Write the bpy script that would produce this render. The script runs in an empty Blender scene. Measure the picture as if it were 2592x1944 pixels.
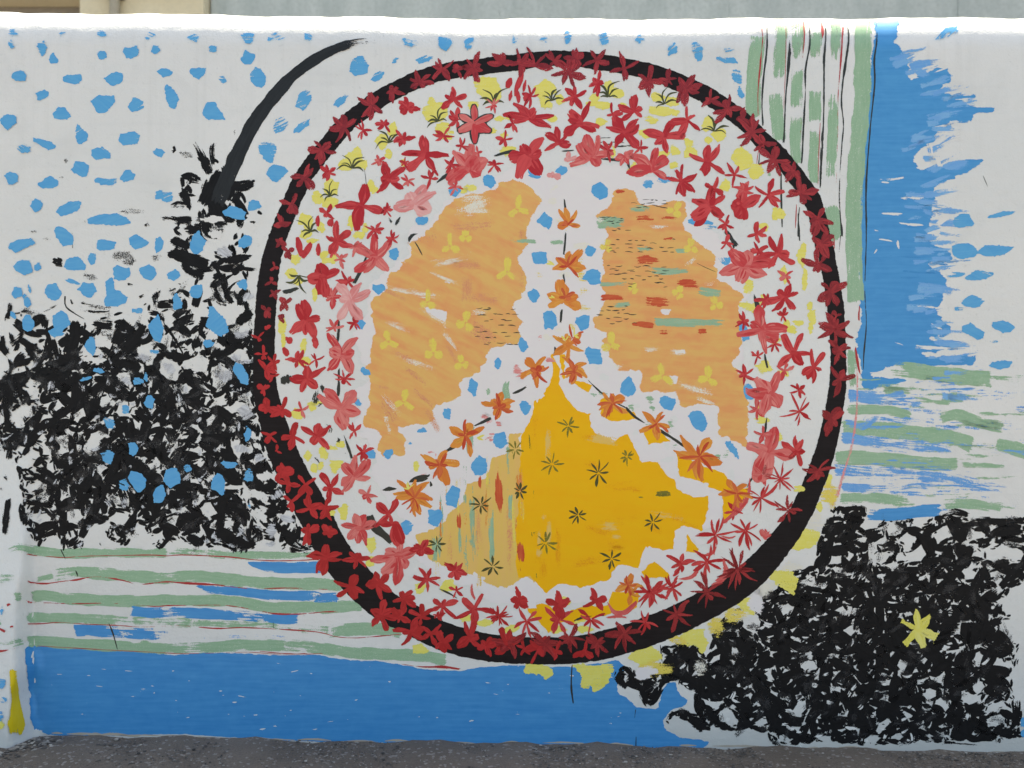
import bpy, math, random
import numpy as np
from mathutils import Vector
from mathutils.geometry import delaunay_2d_cdt

S = bpy.context.scene
COL = S.collection
rnd = random.Random(7)
R_ = math.radians

# ------------------------------------------------------------------ camera, sky, sun, exposure
W_PX, H_PX = 2592.0, 1944.0
MPP = 3.6 / W_PX                      # metres per photograph pixel on the wall plane
DIST = 1.8 / math.tan(R_(30.0))
CAM_Z = 1.2625
FPX = DIST / MPP
cam = bpy.data.cameras.new('camera')
cam.angle = R_(60.0)
cam.clip_end = 500
camo = bpy.data.objects.new('camera', cam)
COL.objects.link(camo)
camo.location = (0, -DIST, CAM_Z)
camo.rotation_euler = (R_(90), 0, 0)
S.camera = camo

SUN_EL, SUN_AZ = 70.0, 10.0            # the sun stands behind the wall
world = bpy.data.worlds.new('World')
S.world = world
world.use_nodes = True
wn = world.node_tree.nodes
sky = wn.new('ShaderNodeTexSky')
sky.sky_type = 'NISHITA'
sky.sun_disc = False
sky.sun_elevation = R_(SUN_EL)
sky.sun_rotation = R_(SUN_AZ)
sky.air_density = 1.0
sky.dust_density = 3.0
sky.ozone_density = 1.0
wn['Background'].inputs['Strength'].default_value = 0.12
world.node_tree.links.new(sky.outputs[0], wn['Background'].inputs['Color'])
sl = bpy.data.lights.new('sun', 'SUN')
sl.energy = 4.2
sl.angle = R_(0.6)
sl.color = (1.0, 0.96, 0.9)
so = bpy.data.objects.new('sun', sl)
COL.objects.link(so)
az = R_(SUN_AZ)
sdir = Vector((math.sin(az) * math.cos(R_(SUN_EL)), math.cos(az) * math.cos(R_(SUN_EL)), math.sin(R_(SUN_EL))))
so.rotation_euler = (-sdir).to_track_quat('-Z', 'Y').to_euler()
so.location = (0, 8, 12)

S.view_settings.view_transform = 'Standard'
S.view_settings.look = 'None'
S.view_settings.exposure = 1.66
S.view_settings.gamma = 1.0
S.view_settings.use_curve_mapping = False
try:
    S.view_settings.use_white_balance = True
    S.view_settings.white_balance_temperature = 7900
    S.view_settings.white_balance_tint = 3
except Exception:
    pass
S.cycles.transparent_max_bounces = 64
S.cycles.max_bounces = 6
S.cycles.use_denoising = True
S.render.filter_size = 2.0
cam.dof.use_dof = True
cam.dof.focus_distance = DIST + .02
cam.dof.aperture_fstop = 1.7
cam.sensor_width = 36

# ------------------------------------------------------------------ materials
def new_mat(name):
    m = bpy.data.materials.new(name)
    m.use_nodes = True
    return m, m.node_tree.nodes, m.node_tree.links, m.node_tree.nodes['Principled BSDF']

def N(nt, kind, **kw):
    n = nt.new(kind)
    for k, v in kw.items():
        setattr(n, k, v)
    return n

def noise(nt, ln, vec, scale, detail=2.0, rough=0.5, dist=0.0):
    n = nt.new('ShaderNodeTexNoise')
    n.inputs['Scale'].default_value = scale
    n.inputs['Detail'].default_value = detail
    n.inputs['Roughness'].default_value = rough
    n.inputs['Distortion'].default_value = dist
    if vec is not None:
        ln.new(vec, n.inputs['Vector'])
    return n.outputs['Fac']

def maprange(nt, ln, val, a, b, c=0.0, d=1.0, smooth=False):
    n = nt.new('ShaderNodeMapRange')
    n.interpolation_type = 'SMOOTHSTEP' if smooth else 'LINEAR'
    for i, x in zip(('From Min', 'From Max', 'To Min', 'To Max'), (a, b, c, d)):
        n.inputs[i].default_value = x
    ln.new(val, n.inputs['Value'])
    return n.outputs['Result']

def math_(nt, ln, op, a, b=None):
    n = nt.new('ShaderNodeMath')
    n.operation = op
    for i, x in enumerate((a, b)):
        if x is None:
            continue
        if isinstance(x, (int, float)):
            n.inputs[i].default_value = x
        else:
            ln.new(x, n.inputs[i])
    return n.outputs[0]

def mixc(nt, ln, fac, a, b):
    n = nt.new('ShaderNodeMix')
    n.data_type = 'RGBA'
    if isinstance(fac, (int, float)):
        n.inputs[0].default_value = fac
    else:
        ln.new(fac, n.inputs[0])
    for i, x in ((6, a), (7, b)):
        if isinstance(x, tuple):
            n.inputs[i].default_value = (*x, 1)
        else:
            ln.new(x, n.inputs[i])
    return n.outputs[2]

def mapping(nt, ln, vec, scale):
    n = nt.new('ShaderNodeMapping')
    n.inputs['Scale'].default_value = scale
    ln.new(vec, n.inputs['Vector'])
    return n.outputs[0]

def paint(name, c1, c2, streak=(1 / 70, 1 / 5), soft=0.16, opacity=1.0, rough=0.36, holes=0.0, mixk=(0.35, 0.75), spec=.36):
    """Brushed wall paint. 'suv' runs along and across the stroke in photograph pixels, 'cov' is how much
    paint the brush left (1 full, 0 none), 'tone' shifts between the two pigments of the mix."""
    m, nt, ln, bs = new_mat(name)
    at = N(nt, 'ShaderNodeAttribute', attribute_name='suv')
    cv = N(nt, 'ShaderNodeAttribute', attribute_name='cov')
    tn = N(nt, 'ShaderNodeAttribute', attribute_name='tone')
    sv = mapping(nt, ln, at.outputs['Vector'], (streak[0], streak[1], 1))
    v = noise(nt, ln, sv, 1.0, 3.0, 0.6)
    pv = mapping(nt, ln, at.outputs['Vector'], (1 / 34, 1 / 26, 1))
    p = noise(nt, ln, pv, 1.0, 3.0, 0.55, 0.6)
    mixv = math_(nt, ln, 'ADD', math_(nt, ln, 'MULTIPLY', v, 0.62), math_(nt, ln, 'MULTIPLY', p, 0.38))
    thr = maprange(nt, ln, mixv, 0.33, 0.67, 0.02, 0.96)
    cov = math_(nt, ln, 'MULTIPLY', cv.outputs['Fac'], 1.12)
    if holes > 0:
        hv = mapping(nt, ln, at.outputs['Vector'], (1 / 90, 1 / 60, 1))
        h = noise(nt, ln, hv, 1.0, 2.0, 0.5, 0.8)
        cov = math_(nt, ln, 'SUBTRACT', cov, maprange(nt, ln, h, 0.56, 0.72, 0.0, holes))
    al = maprange(nt, ln, math_(nt, ln, 'SUBTRACT', cov, thr), -soft, soft, 0.0, opacity, True)
    # the rough plaster catches the paint grain by grain
    gr_ = noise(nt, ln, mapping(nt, ln, at.outputs['Vector'], (.42, .62, 1)), 1.0, 1.0, .5)
    al = math_(nt, ln, 'LESS_THAN', maprange(nt, ln, gr_, .27, .73, .004, .996), al)
    tone = math_(nt, ln, 'ADD', maprange(nt, ln, mixv, mixk[0], mixk[1], 0.0, 1.0), tn.outputs['Fac'])
    tone.node.use_clamp = True
    c = mixc(nt, ln, tone, c1, c2)
    ln.new(c, bs.inputs['Base Color'])
    ln.new(al, bs.inputs['Alpha'])
    bs.inputs['Roughness'].default_value = rough
    bs.inputs['IOR'].default_value = 1.5
    bs.inputs['Specular IOR Level'].default_value = spec
    bp = nt.new('ShaderNodeBump')
    bp.inputs['Strength'].default_value = 0.10
    bp.inputs['Distance'].default_value = 0.002
    ln.new(v, bp.inputs['Height'])
    ln.new(bp.outputs[0], bs.inputs['Normal'])
    return m

PAINT = {
    'blue':    paint('sky_blue_paint', (.062, .345, .69), (.12, .43, .72), holes=.08),
    'bluefld': paint('deep_blue_paint', (.030, .255, .60), (.062, .325, .67), holes=.10, streak=(1 / 110, 1 / 8)),
    'bluewash': paint('thin_blue_paint', (.11, .34, .74), (.20, .46, .76), soft=.2, opacity=.9),
    'green':   paint('sage_green_paint', (.27, .45, .29), (.36, .53, .37), soft=.22, opacity=.93),
    'red':     paint('red_paint', (.46, .005, .015), (.66, .06, .065)),
    'rose':    paint('rose_paint', (.60, .036, .045), (.76, .22, .20)),
    'pink':    paint('pale_pink_paint', (.72, .22, .22), (.82, .46, .44), soft=.18),
    'crimson': paint('crimson_paint', (.24, .006, .014), (.44, .026, .034), soft=.2, opacity=.86),
    'deep':    paint('deep_red_paint', (.42, .008, .014), (.56, .022, .03)),
    'vermil':  paint('vermilion_paint', (.55, .045, .015), (.72, .17, .05)),
    'orangep': paint('orange_paint', (.72, .20, .03), (.80, .36, .06), soft=.2),
    'salmon':  paint('salmon_paint', (.72, .27, .14), (.76, .36, .18), soft=.7, opacity=.6),
    'redline': paint('red_line_paint', (.42, .022, .03), (.50, .06, .06)),
    'pinkline': paint('pale_red_line_paint', (.78, .25, .25), (.82, .40, .38), soft=.25, opacity=.75),
    'black':   paint('black_paint', (.008, .008, .009), (.016, .016, .018), holes=.75, rough=.5, streak=(1 / 60, 1 / 4), spec=.12, soft=.2),
    'ringblk': paint('ring_black_paint', (.012, .009, .010), (.020, .016, .018), rough=.5, holes=.05, spec=.12),
    'arc':     paint('arc_black_paint', (.012, .013, .015), (.024, .027, .031), rough=.45, holes=.25, spec=.25),
    'ink':     paint('thin_black_paint', (.018, .020, .018), (.035, .040, .035), soft=.15),
    'olive':   paint('olive_green_paint', (.045, .052, .012), (.085, .085, .02)),
    'olivelt': paint('thin_olive_paint', (.15, .14, .015), (.26, .22, .02), soft=.2, opacity=.9),
    'yellow':  paint('lemon_yellow_paint', (.78, .70, .12), (.82, .76, .24), soft=.2, opacity=.94),
    'yelsoft': paint('soft_yellow_paint', (.80, .66, .11), (.80, .58, .14), soft=.45, opacity=.85),
    'mustard': paint('mustard_paint', (.72, .52, .01), (.76, .58, .03), soft=.2),
    'gold':    paint('golden_paint', (.90, .44, .0), (.90, .50, .003), soft=.14, streak=(1 / 160, 1 / 30)),
    'straw':   paint('straw_paint', (.78, .52, .12), (.80, .48, .17), soft=.3, streak=(1 / 260, 1 / 14)),
    'ochre':   paint('ochre_orange_paint', (.80, .47, .145), (.80, .345, .125), soft=.14, streak=(1 / 150, 1 / 22), mixk=(.40, .64)),
    'pale':    paint('pinkish_white_paint', (.78, .735, .75), (.79, .765, .76), soft=.2, streak=(1 / 60, 1 / 12), rough=.45),
    'cream':   paint('cream_paint', (.80, .76, .66), (.79, .77, .71), soft=.5, opacity=.7),
    'white':   paint('white_paint', (.76, .755, .745), (.72, .72, .715), soft=.12, rough=.42),
    'greywht': paint('smeared_grey_paint', (.64, .66, .70), (.34, .35, .39), soft=.35, opacity=.92, rough=.45, mixk=(.42, .62)),
    'orangegold': paint('deep_golden_paint', (.82, .31, .0), (.84, .37, .004), soft=.6, opacity=.7, streak=(1 / 120, 1 / 16)),
    'mortar':  paint('bare_mortar', (.42, .36, .30), (.52, .46, .40), rough=.8, spec=.2),
    'smoke':   paint('thin_grey_paint', (.03, .03, .033), (.07, .07, .075), soft=.5, opacity=.62, streak=(1 / 50, 1 / 4), spec=.2),
}

def wall_material():
    m, nt, ln, bs = new_mat('white_plaster')
    tc = N(nt, 'ShaderNodeTexCoord').outputs['Object']
    big = noise(nt, ln, tc, 1.3, 3, .55)
    st = noise(nt, ln, mapping(nt, ln, tc, (2.2, 2.2, 26)), 1.0, 4, .6)
    fine = noise(nt, ln, tc, 70, 3, .6)
    c = mixc(nt, ln, maprange(nt, ln, big, .35, .68), (.76, .755, .745), (.70, .705, .70))
    c = mixc(nt, ln, maprange(nt, ln, st, .56, .78, 0, .30), c, (.60, .61, .615))
    c = mixc(nt, ln, maprange(nt, ln, fine, .62, .76, 0, .45), c, (.52, .53, .53))
    sep = N(nt, 'ShaderNodeSeparateXYZ')
    ln.new(tc, sep.inputs[0])
    rain = noise(nt, ln, mapping(nt, ln, tc, (34, 34, 1.1)), 1.0, 3, .6)
    topz = maprange(nt, ln, sep.outputs[2], 1.7, 2.5, 0, .2, True)
    c = mixc(nt, ln, math_(nt, ln, 'MULTIPLY', maprange(nt, ln, rain, .52, .74), topz), c, (.50, .50, .48))
    blot = noise(nt, ln, tc, 3.7, 5, .65, .5)
    c = mixc(nt, ln, maprange(nt, ln, blot, .52, .72, 0, .42), c, (.60, .605, .60))
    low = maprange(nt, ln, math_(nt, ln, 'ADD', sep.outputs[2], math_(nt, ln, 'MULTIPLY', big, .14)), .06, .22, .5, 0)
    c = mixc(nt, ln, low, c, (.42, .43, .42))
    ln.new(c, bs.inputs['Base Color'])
    bs.inputs['Roughness'].default_value = .36
    bs.inputs['Specular IOR Level'].default_value = .85
    bp = nt.new('ShaderNodeBump')
    bp.inputs['Strength'].default_value = .55
    bp.inputs['Distance'].default_value = .004
    h = math_(nt, ln, 'ADD', noise(nt, ln, tc, 24, 4, .6), math_(nt, ln, 'MULTIPLY', noise(nt, ln, tc, 160, 2), .35))
    ln.new(h, bp.inputs['Height'])
    ln.new(bp.outputs[0], bs.inputs['Normal'])
    return m

def concrete_material(name, c1, c2, c3, sx=1.0):
    m, nt, ln, bs = new_mat(name)
    tc = N(nt, 'ShaderNodeTexCoord').outputs['Object']
    a = noise(nt, ln, mapping(nt, ln, tc, (4 * sx, 4, 1.2)), 1, 5, .65)
    b = noise(nt, ln, tc, 38, 3, .65)
    c = mixc(nt, ln, maprange(nt, ln, a, .36, .66), c1, c2)
    c = mixc(nt, ln, maprange(nt, ln, b, .45, .75, 0, .6), c, c3)
    ln.new(c, bs.inputs['Base Color'])
    bs.inputs['Roughness'].default_value = .9
    bp = nt.new('ShaderNodeBump')
    bp.inputs['Strength'].default_value = .4
    bp.inputs['Distance'].default_value = .006
    ln.new(b, bp.inputs['Height'])
    ln.new(bp.outputs[0], bs.inputs['Normal'])
    return m

def plain(name, col, rough=.7, metal=0.0):
    m, nt, ln, bs = new_mat(name)
    tc = N(nt, 'ShaderNodeTexCoord').outputs['Object']
    n = noise(nt, ln, tc, 14, 3, .6)
    c = mixc(nt, ln, maprange(nt, ln, n, .3, .7), tuple(x * .88 for x in col), tuple(min(1, x * 1.1) for x in col))
    ln.new(c, bs.inputs['Base Color'])
    bs.inputs['Roughness'].default_value = rough
    bs.inputs['Metallic'].default_value = metal
    return m

def asphalt_material():
    m, nt, ln, bs = new_mat('worn_asphalt')
    tc = N(nt, 'ShaderNodeTexCoord').outputs['Object']
    big = noise(nt, ln, tc, 2.5, 4, .6)
    fine = noise(nt, ln, tc, 150, 3, .7)
    vo = nt.new('ShaderNodeTexVoronoi')
    vo.inputs['Scale'].default_value = 110
    ln.new(tc, vo.inputs['Vector'])
    c = mixc(nt, ln, maprange(nt, ln, big, .35, .65), (.14, .111, .088), (.19, .153, .124))
    c = mixc(nt, ln, maprange(nt, ln, fine, .40, .75, 0, .6), c, (.075, .067, .062))
    sepc = N(nt, 'ShaderNodeSeparateColor')
    ln.new(vo.outputs['Color'], sepc.inputs[0])
    c = mixc(nt, ln, maprange(nt, ln, sepc.outputs[0], .90, .93, 0, .75), c, (.30, .27, .25))
    ln.new(c, bs.inputs['Base Color'])
    bs.inputs['Roughness'].default_value = .92
    bp = nt.new('ShaderNodeBump')
    bp.inputs['Strength'].default_value = .8
    bp.inputs['Distance'].default_value = .006
    ln.new(math_(nt, ln, 'ADD', fine, math_(nt, ln, 'MULTIPLY', vo.outputs['Distance'], -.8)), bp.inputs['Height'])
    ln.new(bp.outputs[0], bs.inputs['Normal'])
    return m

def gravel_material():
    m, nt, ln, bs = new_mat('mixed_gravel')
    at = N(nt, 'ShaderNodeAttribute', attribute_name='shade')
    cr = nt.new('ShaderNodeValToRGB')
    e = cr.color_ramp.elements
    e[0].position, e[0].color = 0.0, (.045, .040, .038, 1)
    e[1].position, e[1].color = 1.0, (.42, .39, .36, 1)
    x = e.new(.6)
    x.color = (.12, .105, .097, 1)
    ln.new(at.outputs['Fac'], cr.inputs[0])
    ln.new(cr.outputs[0], bs.inputs['Base Color'])
    bs.inputs['Roughness'].default_value = .85
    return m

# ------------------------------------------------------------------ generic mesh helpers
def link(o, parent=None):
    COL.objects.link(o)
    if parent is not None:
        o.parent = parent
    return o

def mesh_obj(name, verts, faces, mat, parent=None, smooth=False):
    me = bpy.data.meshes.new(name)
    me.from_pydata([tuple(v) for v in verts], [], faces)
    me.materials.append(mat)
    if smooth:
        me.polygons.foreach_set('use_smooth', [True] * len(me.polygons))
    me.update()
    return link(bpy.data.objects.new(name, me), parent)

def box(x0, x1, y0, y1, z0, z1):
    v = [(x0, y0, z0), (x1, y0, z0), (x1, y1, z0), (x0, y1, z0), (x0, y0, z1), (x1, y0, z1), (x1, y1, z1), (x0, y1, z1)]
    f = [(0, 3, 2, 1), (4, 5, 6, 7), (0, 1, 5, 4), (1, 2, 6, 5), (2, 3, 7, 6), (3, 0, 4, 7)]
    return v, f

def tag(o, label, cat, group=None, kind=None):
    if kind:
        o['kind'] = kind
    if label:
        o['label'] = label
    if cat:
        o['category'] = cat
    if group:
        o['group'] = group
    return o

def smoothstep(a, b, x):
    t = np.clip((np.asarray(x, float) - a) / (b - a), 0, 1)
    return t * t * (3 - 2 * t)

# ------------------------------------------------------------------ the wall's surface: y of the front face at (x, z)
TOP_R = 0.17
_sx = (np.array([-800, 0, 400, 800, 1200, 1600, 2000, 2592, 3400]) - 1296) * MPP
_sy = np.array([30, 33, 36, 41.5, 48, 49.5, 48, 45, 44])
_th = R_(68)
_ztop = CAM_Z + (972 - _sy) * MPP * (DIST + TOP_R * (1 - math.cos(_th))) / DIST + TOP_R * (1 - math.sin(_th))

def z_top(x):
    x = np.asarray(x, float)
    return np.interp(x, _sx, _ztop) + .0022 * np.sin(x * 9.1) + .0016 * np.sin(x * 23 + 1.0) + .001 * np.sin(x * 51)

def ground_z(x):
    return -0.0174 * np.asarray(x, float)

BUTT_X = -1.696
def buttress(x, z):
    out = .115 * (1 - smoothstep(-.05, 1.15, z)) + .004
    edge = 1 - smoothstep(BUTT_X - .012, BUTT_X + .022 + .03 * (1 - smoothstep(0, .18, z)), x + .006 * np.sin(z * 17) + .004 * np.sin(z * 41))
    return out * edge * (1 - smoothstep(1.0, 1.6, z))

def front_y(x, z):
    x = np.asarray(x, float)
    z = np.asarray(z, float)
    d = np.clip((z - (z_top(x) - TOP_R)) / TOP_R, 0, 1)
    cap = TOP_R * (1 - np.sqrt(np.maximum(0, 1 - d * d)))
    wav = .0035 * np.sin(x * 2.1 + z * 1.3) * np.sin(z * 2.7 + .6)
    return cap - buttress(x, z) + wav

def place(px, py, lift):
    """Photograph pixels to points on the wall's surface, lifted along its normal by the paint's thickness."""
    px = np.asarray(px, float)
    py = np.asarray(py, float)
    dx = (px - 1296) / FPX
    dz = -(py - 972) / FPX
    lo = np.full(px.shape, DIST - .25)
    hi = np.full(px.shape, DIST + TOP_R)
    for _ in range(36):
        t = .5 * (lo + hi)
        x = dx * t
        z = CAM_Z + dz * t
        inside = (t - DIST) > front_y(x, z)
        inside &= z < z_top(x)
        hi = np.where(inside, t, hi)
        lo = np.where(inside, lo, t)
    t = hi
    x = dx * t
    z = CAM_Z + dz * t
    z = np.minimum(z, z_top(x) - .004)
    y = front_y(x, z)
    e = .003
    gx = (front_y(x + e, z) - front_y(x - e, z)) / (2 * e)
    gz = np.clip((front_y(x, z + e) - front_y(x, z - e)) / (2 * e), -2.5, 2.5)
    n = np.stack([gx, -np.ones_like(gx), gz], -1)
    n /= np.linalg.norm(n, axis=-1, keepdims=True)
    lift = lift * (1 + 5 * smoothstep(150, 110, py) + 3 * smoothstep(120, 90, px))
    return np.concatenate([np.stack([x, y, z], -1) + n * np.asarray(lift)[..., None], n], -1)

# ------------------------------------------------------------------ ground, wall, buildings
ASPH = asphalt_material()
gx = np.concatenate([np.linspace(-60, -3, 12), np.linspace(-2.6, 2.6, 105), np.linspace(3, 60, 12)])
gy = np.concatenate([np.linspace(-60, -3.6, 10), np.linspace(-3.2, -.7, 12), np.linspace(-.64, .06, 40), np.linspace(.5, 60, 12)])
GX, GY = np.meshgrid(gx, gy)
lump = .006 * np.sin(GX * 7.3) * np.sin(GY * 9 + GX * 2) + .004 * np.sin(GX * 21 + 1.3) + .0025 * np.sin(GX * 47 + GY * 31)
near = np.exp(-((GY + .05) / .18) ** 2)
GZ = ground_z(np.clip(GX, -6, 6)) + lump * (.35 + .9 * near) * np.exp(-(GX / 4) ** 2)
gv = np.stack([GX, GY, GZ], -1).reshape(-1, 3)
nx, ny = len(gx), len(gy)
gf = [(j * nx + i, j * nx + i + 1, (j + 1) * nx + i + 1, (j + 1) * nx + i) for j in range(ny - 1) for i in range(nx - 1)]
ground = mesh_obj('ground', gv, gf, ASPH, smooth=True)
tag(ground, 'dark grey worn asphalt ground along the foot of the painted wall', None, kind='structure')

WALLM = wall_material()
xs = np.concatenate([np.linspace(-4.2, -1.85, 30), np.linspace(-1.84, -1.6, 49), np.linspace(-1.58, 1.86, 110), np.linspace(1.9, 4.2, 30)])
zr = np.concatenate([np.linspace(-.25, .0, 5)[:-1], np.linspace(.0, 1.0, 46)[:-1]])      # lower part, fractions of the straight face below
nz_low, nz_cap = 60, 28
wv = []
rows = 0
for j in range(nz_low + 1):
    z = -.25 + (z_top(xs) - TOP_R + .25) * j / nz_low
    wv.append(np.stack([xs, front_y(xs, z), z], -1))
for j in range(1, nz_cap + 1):
    a = R_(90) * j / nz_cap
    zt = z_top(xs)
    z = zt - TOP_R + TOP_R * math.sin(a)
    yb = front_y(xs, np.minimum(z, zt - TOP_R))
    wv.append(np.stack([xs, yb + TOP_R * (1 - math.cos(a)), z], -1))
TH = .40
for j in range(1, 13):
    a = R_(90) * j / 12
    zt = z_top(xs)
    wv.append(np.stack([xs, np.full_like(xs, TH - TOP_R + TOP_R * math.sin(a)), zt - TOP_R + TOP_R * math.cos(a)], -1))
wv.append(np.stack([xs, np.full_like(xs, TH), np.full_like(xs, -.25)], -1))
rows = len(wv)
nxw = len(xs)
wverts = np.concatenate(wv)
wf = [(j * nxw + i, j * nxw + i + 1, (j + 1) * nxw + i + 1, (j + 1) * nxw + i) for j in range(rows - 1) for i in range(nxw - 1)]
wf.append([j * nxw for j in range(rows)][::-1])
wf.append([j * nxw + nxw - 1 for j in range(rows)])
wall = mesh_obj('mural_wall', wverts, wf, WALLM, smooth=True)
tag(wall, 'white plastered wall with rounded top, painted with a large flower ringed peace sign mural', 'wall', kind='thing')

BY = 3.5                                # distance of the buildings behind the wall
BK = (BY + DIST) / DIST
def bx(px): return (px - 1296) * MPP * BK
def bz(py): return CAM_Z + (972 - py) * MPP * BK
conc = concrete_material('grey_concrete', (.35, .40, .41), (.47, .52, .53), (.27, .31, .315))
beige = concrete_material('beige_render', (.60, .53, .38), (.66, .60, .46), (.53, .48, .36), .4)
e1 = link(bpy.data.objects.new('concrete_building', None))
e1.location = (2.5, BY, 0)
tag(e1, 'grey streaked concrete building rising behind the painted wall', 'building')
def bpart(name, b, mat, parent, sub=None):
    v, f = b
    o = mesh_obj(name, [(x - parent.location.x, y - parent.location.y, z - parent.location.z) for x, y, z in v], f, mat, parent)
    return o
core = bpart('building_core', box(bx(534) , 9, BY + .06, BY + 5, -.3, 5.3), plain('dark_joint', (.28, .31, .32)), e1)
edges_px = [534, 1265, 1845, 2425, 3005, 3585]
for a, b in zip(edges_px[:-1], edges_px[1:]):
    bpart('concrete_panel', box(bx(a) + .0008, bx(b) - .0008, BY + rnd.uniform(-.004, .004), BY + .05, -.3, 5.35), conc, e1)
e2 = link(bpy.data.objects.new('beige_building', None))
e2.location = (-4, BY - .1, 0)
tag(e2, 'beige rendered house front with a dark window behind the wall', 'building')
wx1, wz1 = bx(222), bz(14)
bpart('facade', box(wx1, bx(530), BY - .12, BY + 5, -.3, 5.2), beige, e2)
bpart('facade', box(-9, wx1 - .003, BY - .12, BY + 5, wz1, 5.2), beige, e2)
bpart('facade', box(-9, wx1 - 3.2, BY - .12, BY + 5, -.3, wz1 - .003), beige, e2)
wfm = plain('window_frame_paint', (.22, .20, .18), .6)
win = bpart('window', box(wx1 - 3.19, wx1 - .003, BY + .02, BY + .07, wz1 - .12, wz1 - .004), wfm, e2)
glass = bpart('window_pane', box(wx1 - 3.19, wx1 - .003, BY + .04, BY + .05, .9, wz1 - .12), plain('dim_glass', (.10, .095, .09), .15), e2)
bpart('window_sill', box(wx1 - 3.19, wx1 - .003, BY - .16, BY + .2, .78, .9), beige, e2)
bpart('cornice', box(bx(246), bx(527), BY - .16, BY - .122, bz(4), bz(-6)), plain('brown_trim', (.42, .34, .22), .8), e2)
pipe_v, pipe_f = [], []
for k in range(2):
    for i in range(14):
        a = 2 * math.pi * i / 14
        pipe_v.append((bx(316) + .035 * math.cos(a) + 4, -.07 + .035 * math.sin(a), (0, 5.15)[k]))
pipe_f = [(i, (i + 1) % 14, 14 + (i + 1) % 14, 14 + i) for i in range(14)]
pipe = mesh_obj('drainpipe', pipe_v, pipe_f, plain('weathered_zinc', (.33, .30, .24), .6), e2, True)
v, f = box(bx(316) - .055 + 4, bx(316) + .055 + 4, -.115, -.02, bz(20), bz(8))
mesh_obj('pipe_bracket', v, f, wfm, e2)

# ------------------------------------------------------------------ paint on the wall
SC = 800 / 2212.0
OX = {'1': 0, '2': 600, '3': 1200, '4': 1792}
OY = {'A': 0, 'B': 500, 'C': 1000, 'D': 1344}

def P(text):
    """'A2 x,y[,size...] ...' -> tuples in photograph pixels; sizes (third and fourth) are scaled too."""
    out, ox, oy, sc = [], 0, 0, SC
    for tok in text.split():
        if tok[0] in 'ABCD' and len(tok) == 2:
            ox, oy = OX[tok[1]], OY[tok[0]]
            continue
        v = [float(t) for t in tok.split(',')]
        out.append((ox + v[0] * SC, oy + v[1] * SC, *v[2:]))
    return out

def forward(pts):
    """Drops points that step back along a mostly straight stripe."""
    ax = 0 if abs(pts[-1][0] - pts[0][0]) > abs(pts[-1][1] - pts[0][1]) else 1
    sg = 1 if pts[-1][ax] > pts[0][ax] else -1
    out = [pts[0]]
    for p in pts[1:]:
        if (p[ax] - out[-1][ax]) * sg > 0:
            out.append(p)
    return out

_order = {}
def lift_for(layer):
    k = _order.get(layer, 0)
    _order[layer] = k + 1
    return .00025 + layer * .00004 + (k % 9) * .000004

class Mesh:
    """Collects paint patches into one mesh with the attributes the paint materials read."""
    def __init__(self):
        self.v, self.f, self.suv, self.cov, self.tone, self.mi = [], [], [], [], [], []
        self.n = 0
    def add(self, co, faces, suv, cov, tone, mi=0):
        self.v.append(co)
        self.f += [tuple(i + self.n for i in f) for f in faces]
        self.mi += [mi] * len(faces)
        self.n += len(co)
        self.suv.append(suv)
        self.cov.append(cov)
        self.tone.append(np.full(len(co), tone) if np.isscalar(tone) else tone)
    def build(self, name, mats, parent=None, label=None):
        if not isinstance(mats, (list, tuple)):
            mats = [mats]
        me = bpy.data.meshes.new(name)
        co = np.concatenate(self.v)
        me.from_pydata(co[:, :3].tolist(), [], self.f)
        for m in mats:
            me.materials.append(PAINT[m])
        if len(mats) > 1:
            me.polygons.foreach_set('material_index', self.mi)
        a = me.attributes.new('suv', 'FLOAT_VECTOR', 'POINT')
        a.data.foreach_set('vector', np.concatenate(self.suv).astype(np.float32).ravel())
        for nm, arr in (('cov', self.cov), ('tone', self.tone)):
            a = me.attributes.new(nm, 'FLOAT', 'POINT')
            a.data.foreach_set('value', np.concatenate(arr).astype(np.float32))
        me.polygons.foreach_set('use_smooth', [True] * len(me.polygons))
        me.update()
        me.normals_split_custom_set_from_vertices(co[:, 3:].tolist())
        o = link(bpy.data.objects.new(name, me), wall if parent is None else parent)
        if label:
            o['label'] = label
        return o

def seed3():
    return np.array([rnd.uniform(0, 900), rnd.uniform(0, 900), rnd.uniform(0, 50)])

def resample(pts, step, closed=False):
    pts = np.asarray(pts, float)
    if closed:
        pts = np.vstack([pts, pts[:1]])
    d = np.r_[0, np.cumsum(np.hypot(*np.diff(pts[:, :2], axis=0).T))]
    n = max(2, int(math.ceil(d[-1] / step)) + (0 if closed else 1))
    t = np.linspace(0, d[-1], n, endpoint=not closed)
    return np.stack([np.interp(t, d, pts[:, k]) for k in range(pts.shape[1])], -1), t

def spline(pts, closed=False, sub=8):
    pts = np.asarray(pts, float)
    n = len(pts)
    out = []
    for i in range(n if closed else n - 1):
        if closed:
            p0, p1, p2, p3 = pts[i - 1], pts[i], pts[(i + 1) % n], pts[(i + 2) % n]
        else:
            p0, p1, p2, p3 = pts[max(i - 1, 0)], pts[i], pts[i + 1], pts[min(i + 2, n - 1)]
        for k in range(sub):
            t = k / sub
            out.append(.5 * (2 * p1 + (p2 - p0) * t + (2 * p0 - 5 * p1 + 4 * p2 - p3) * t * t + (3 * p1 - p0 - 3 * p2 + p3) * t ** 3))
    if not closed:
        out.append(pts[-1])
    return np.array(out)

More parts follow.
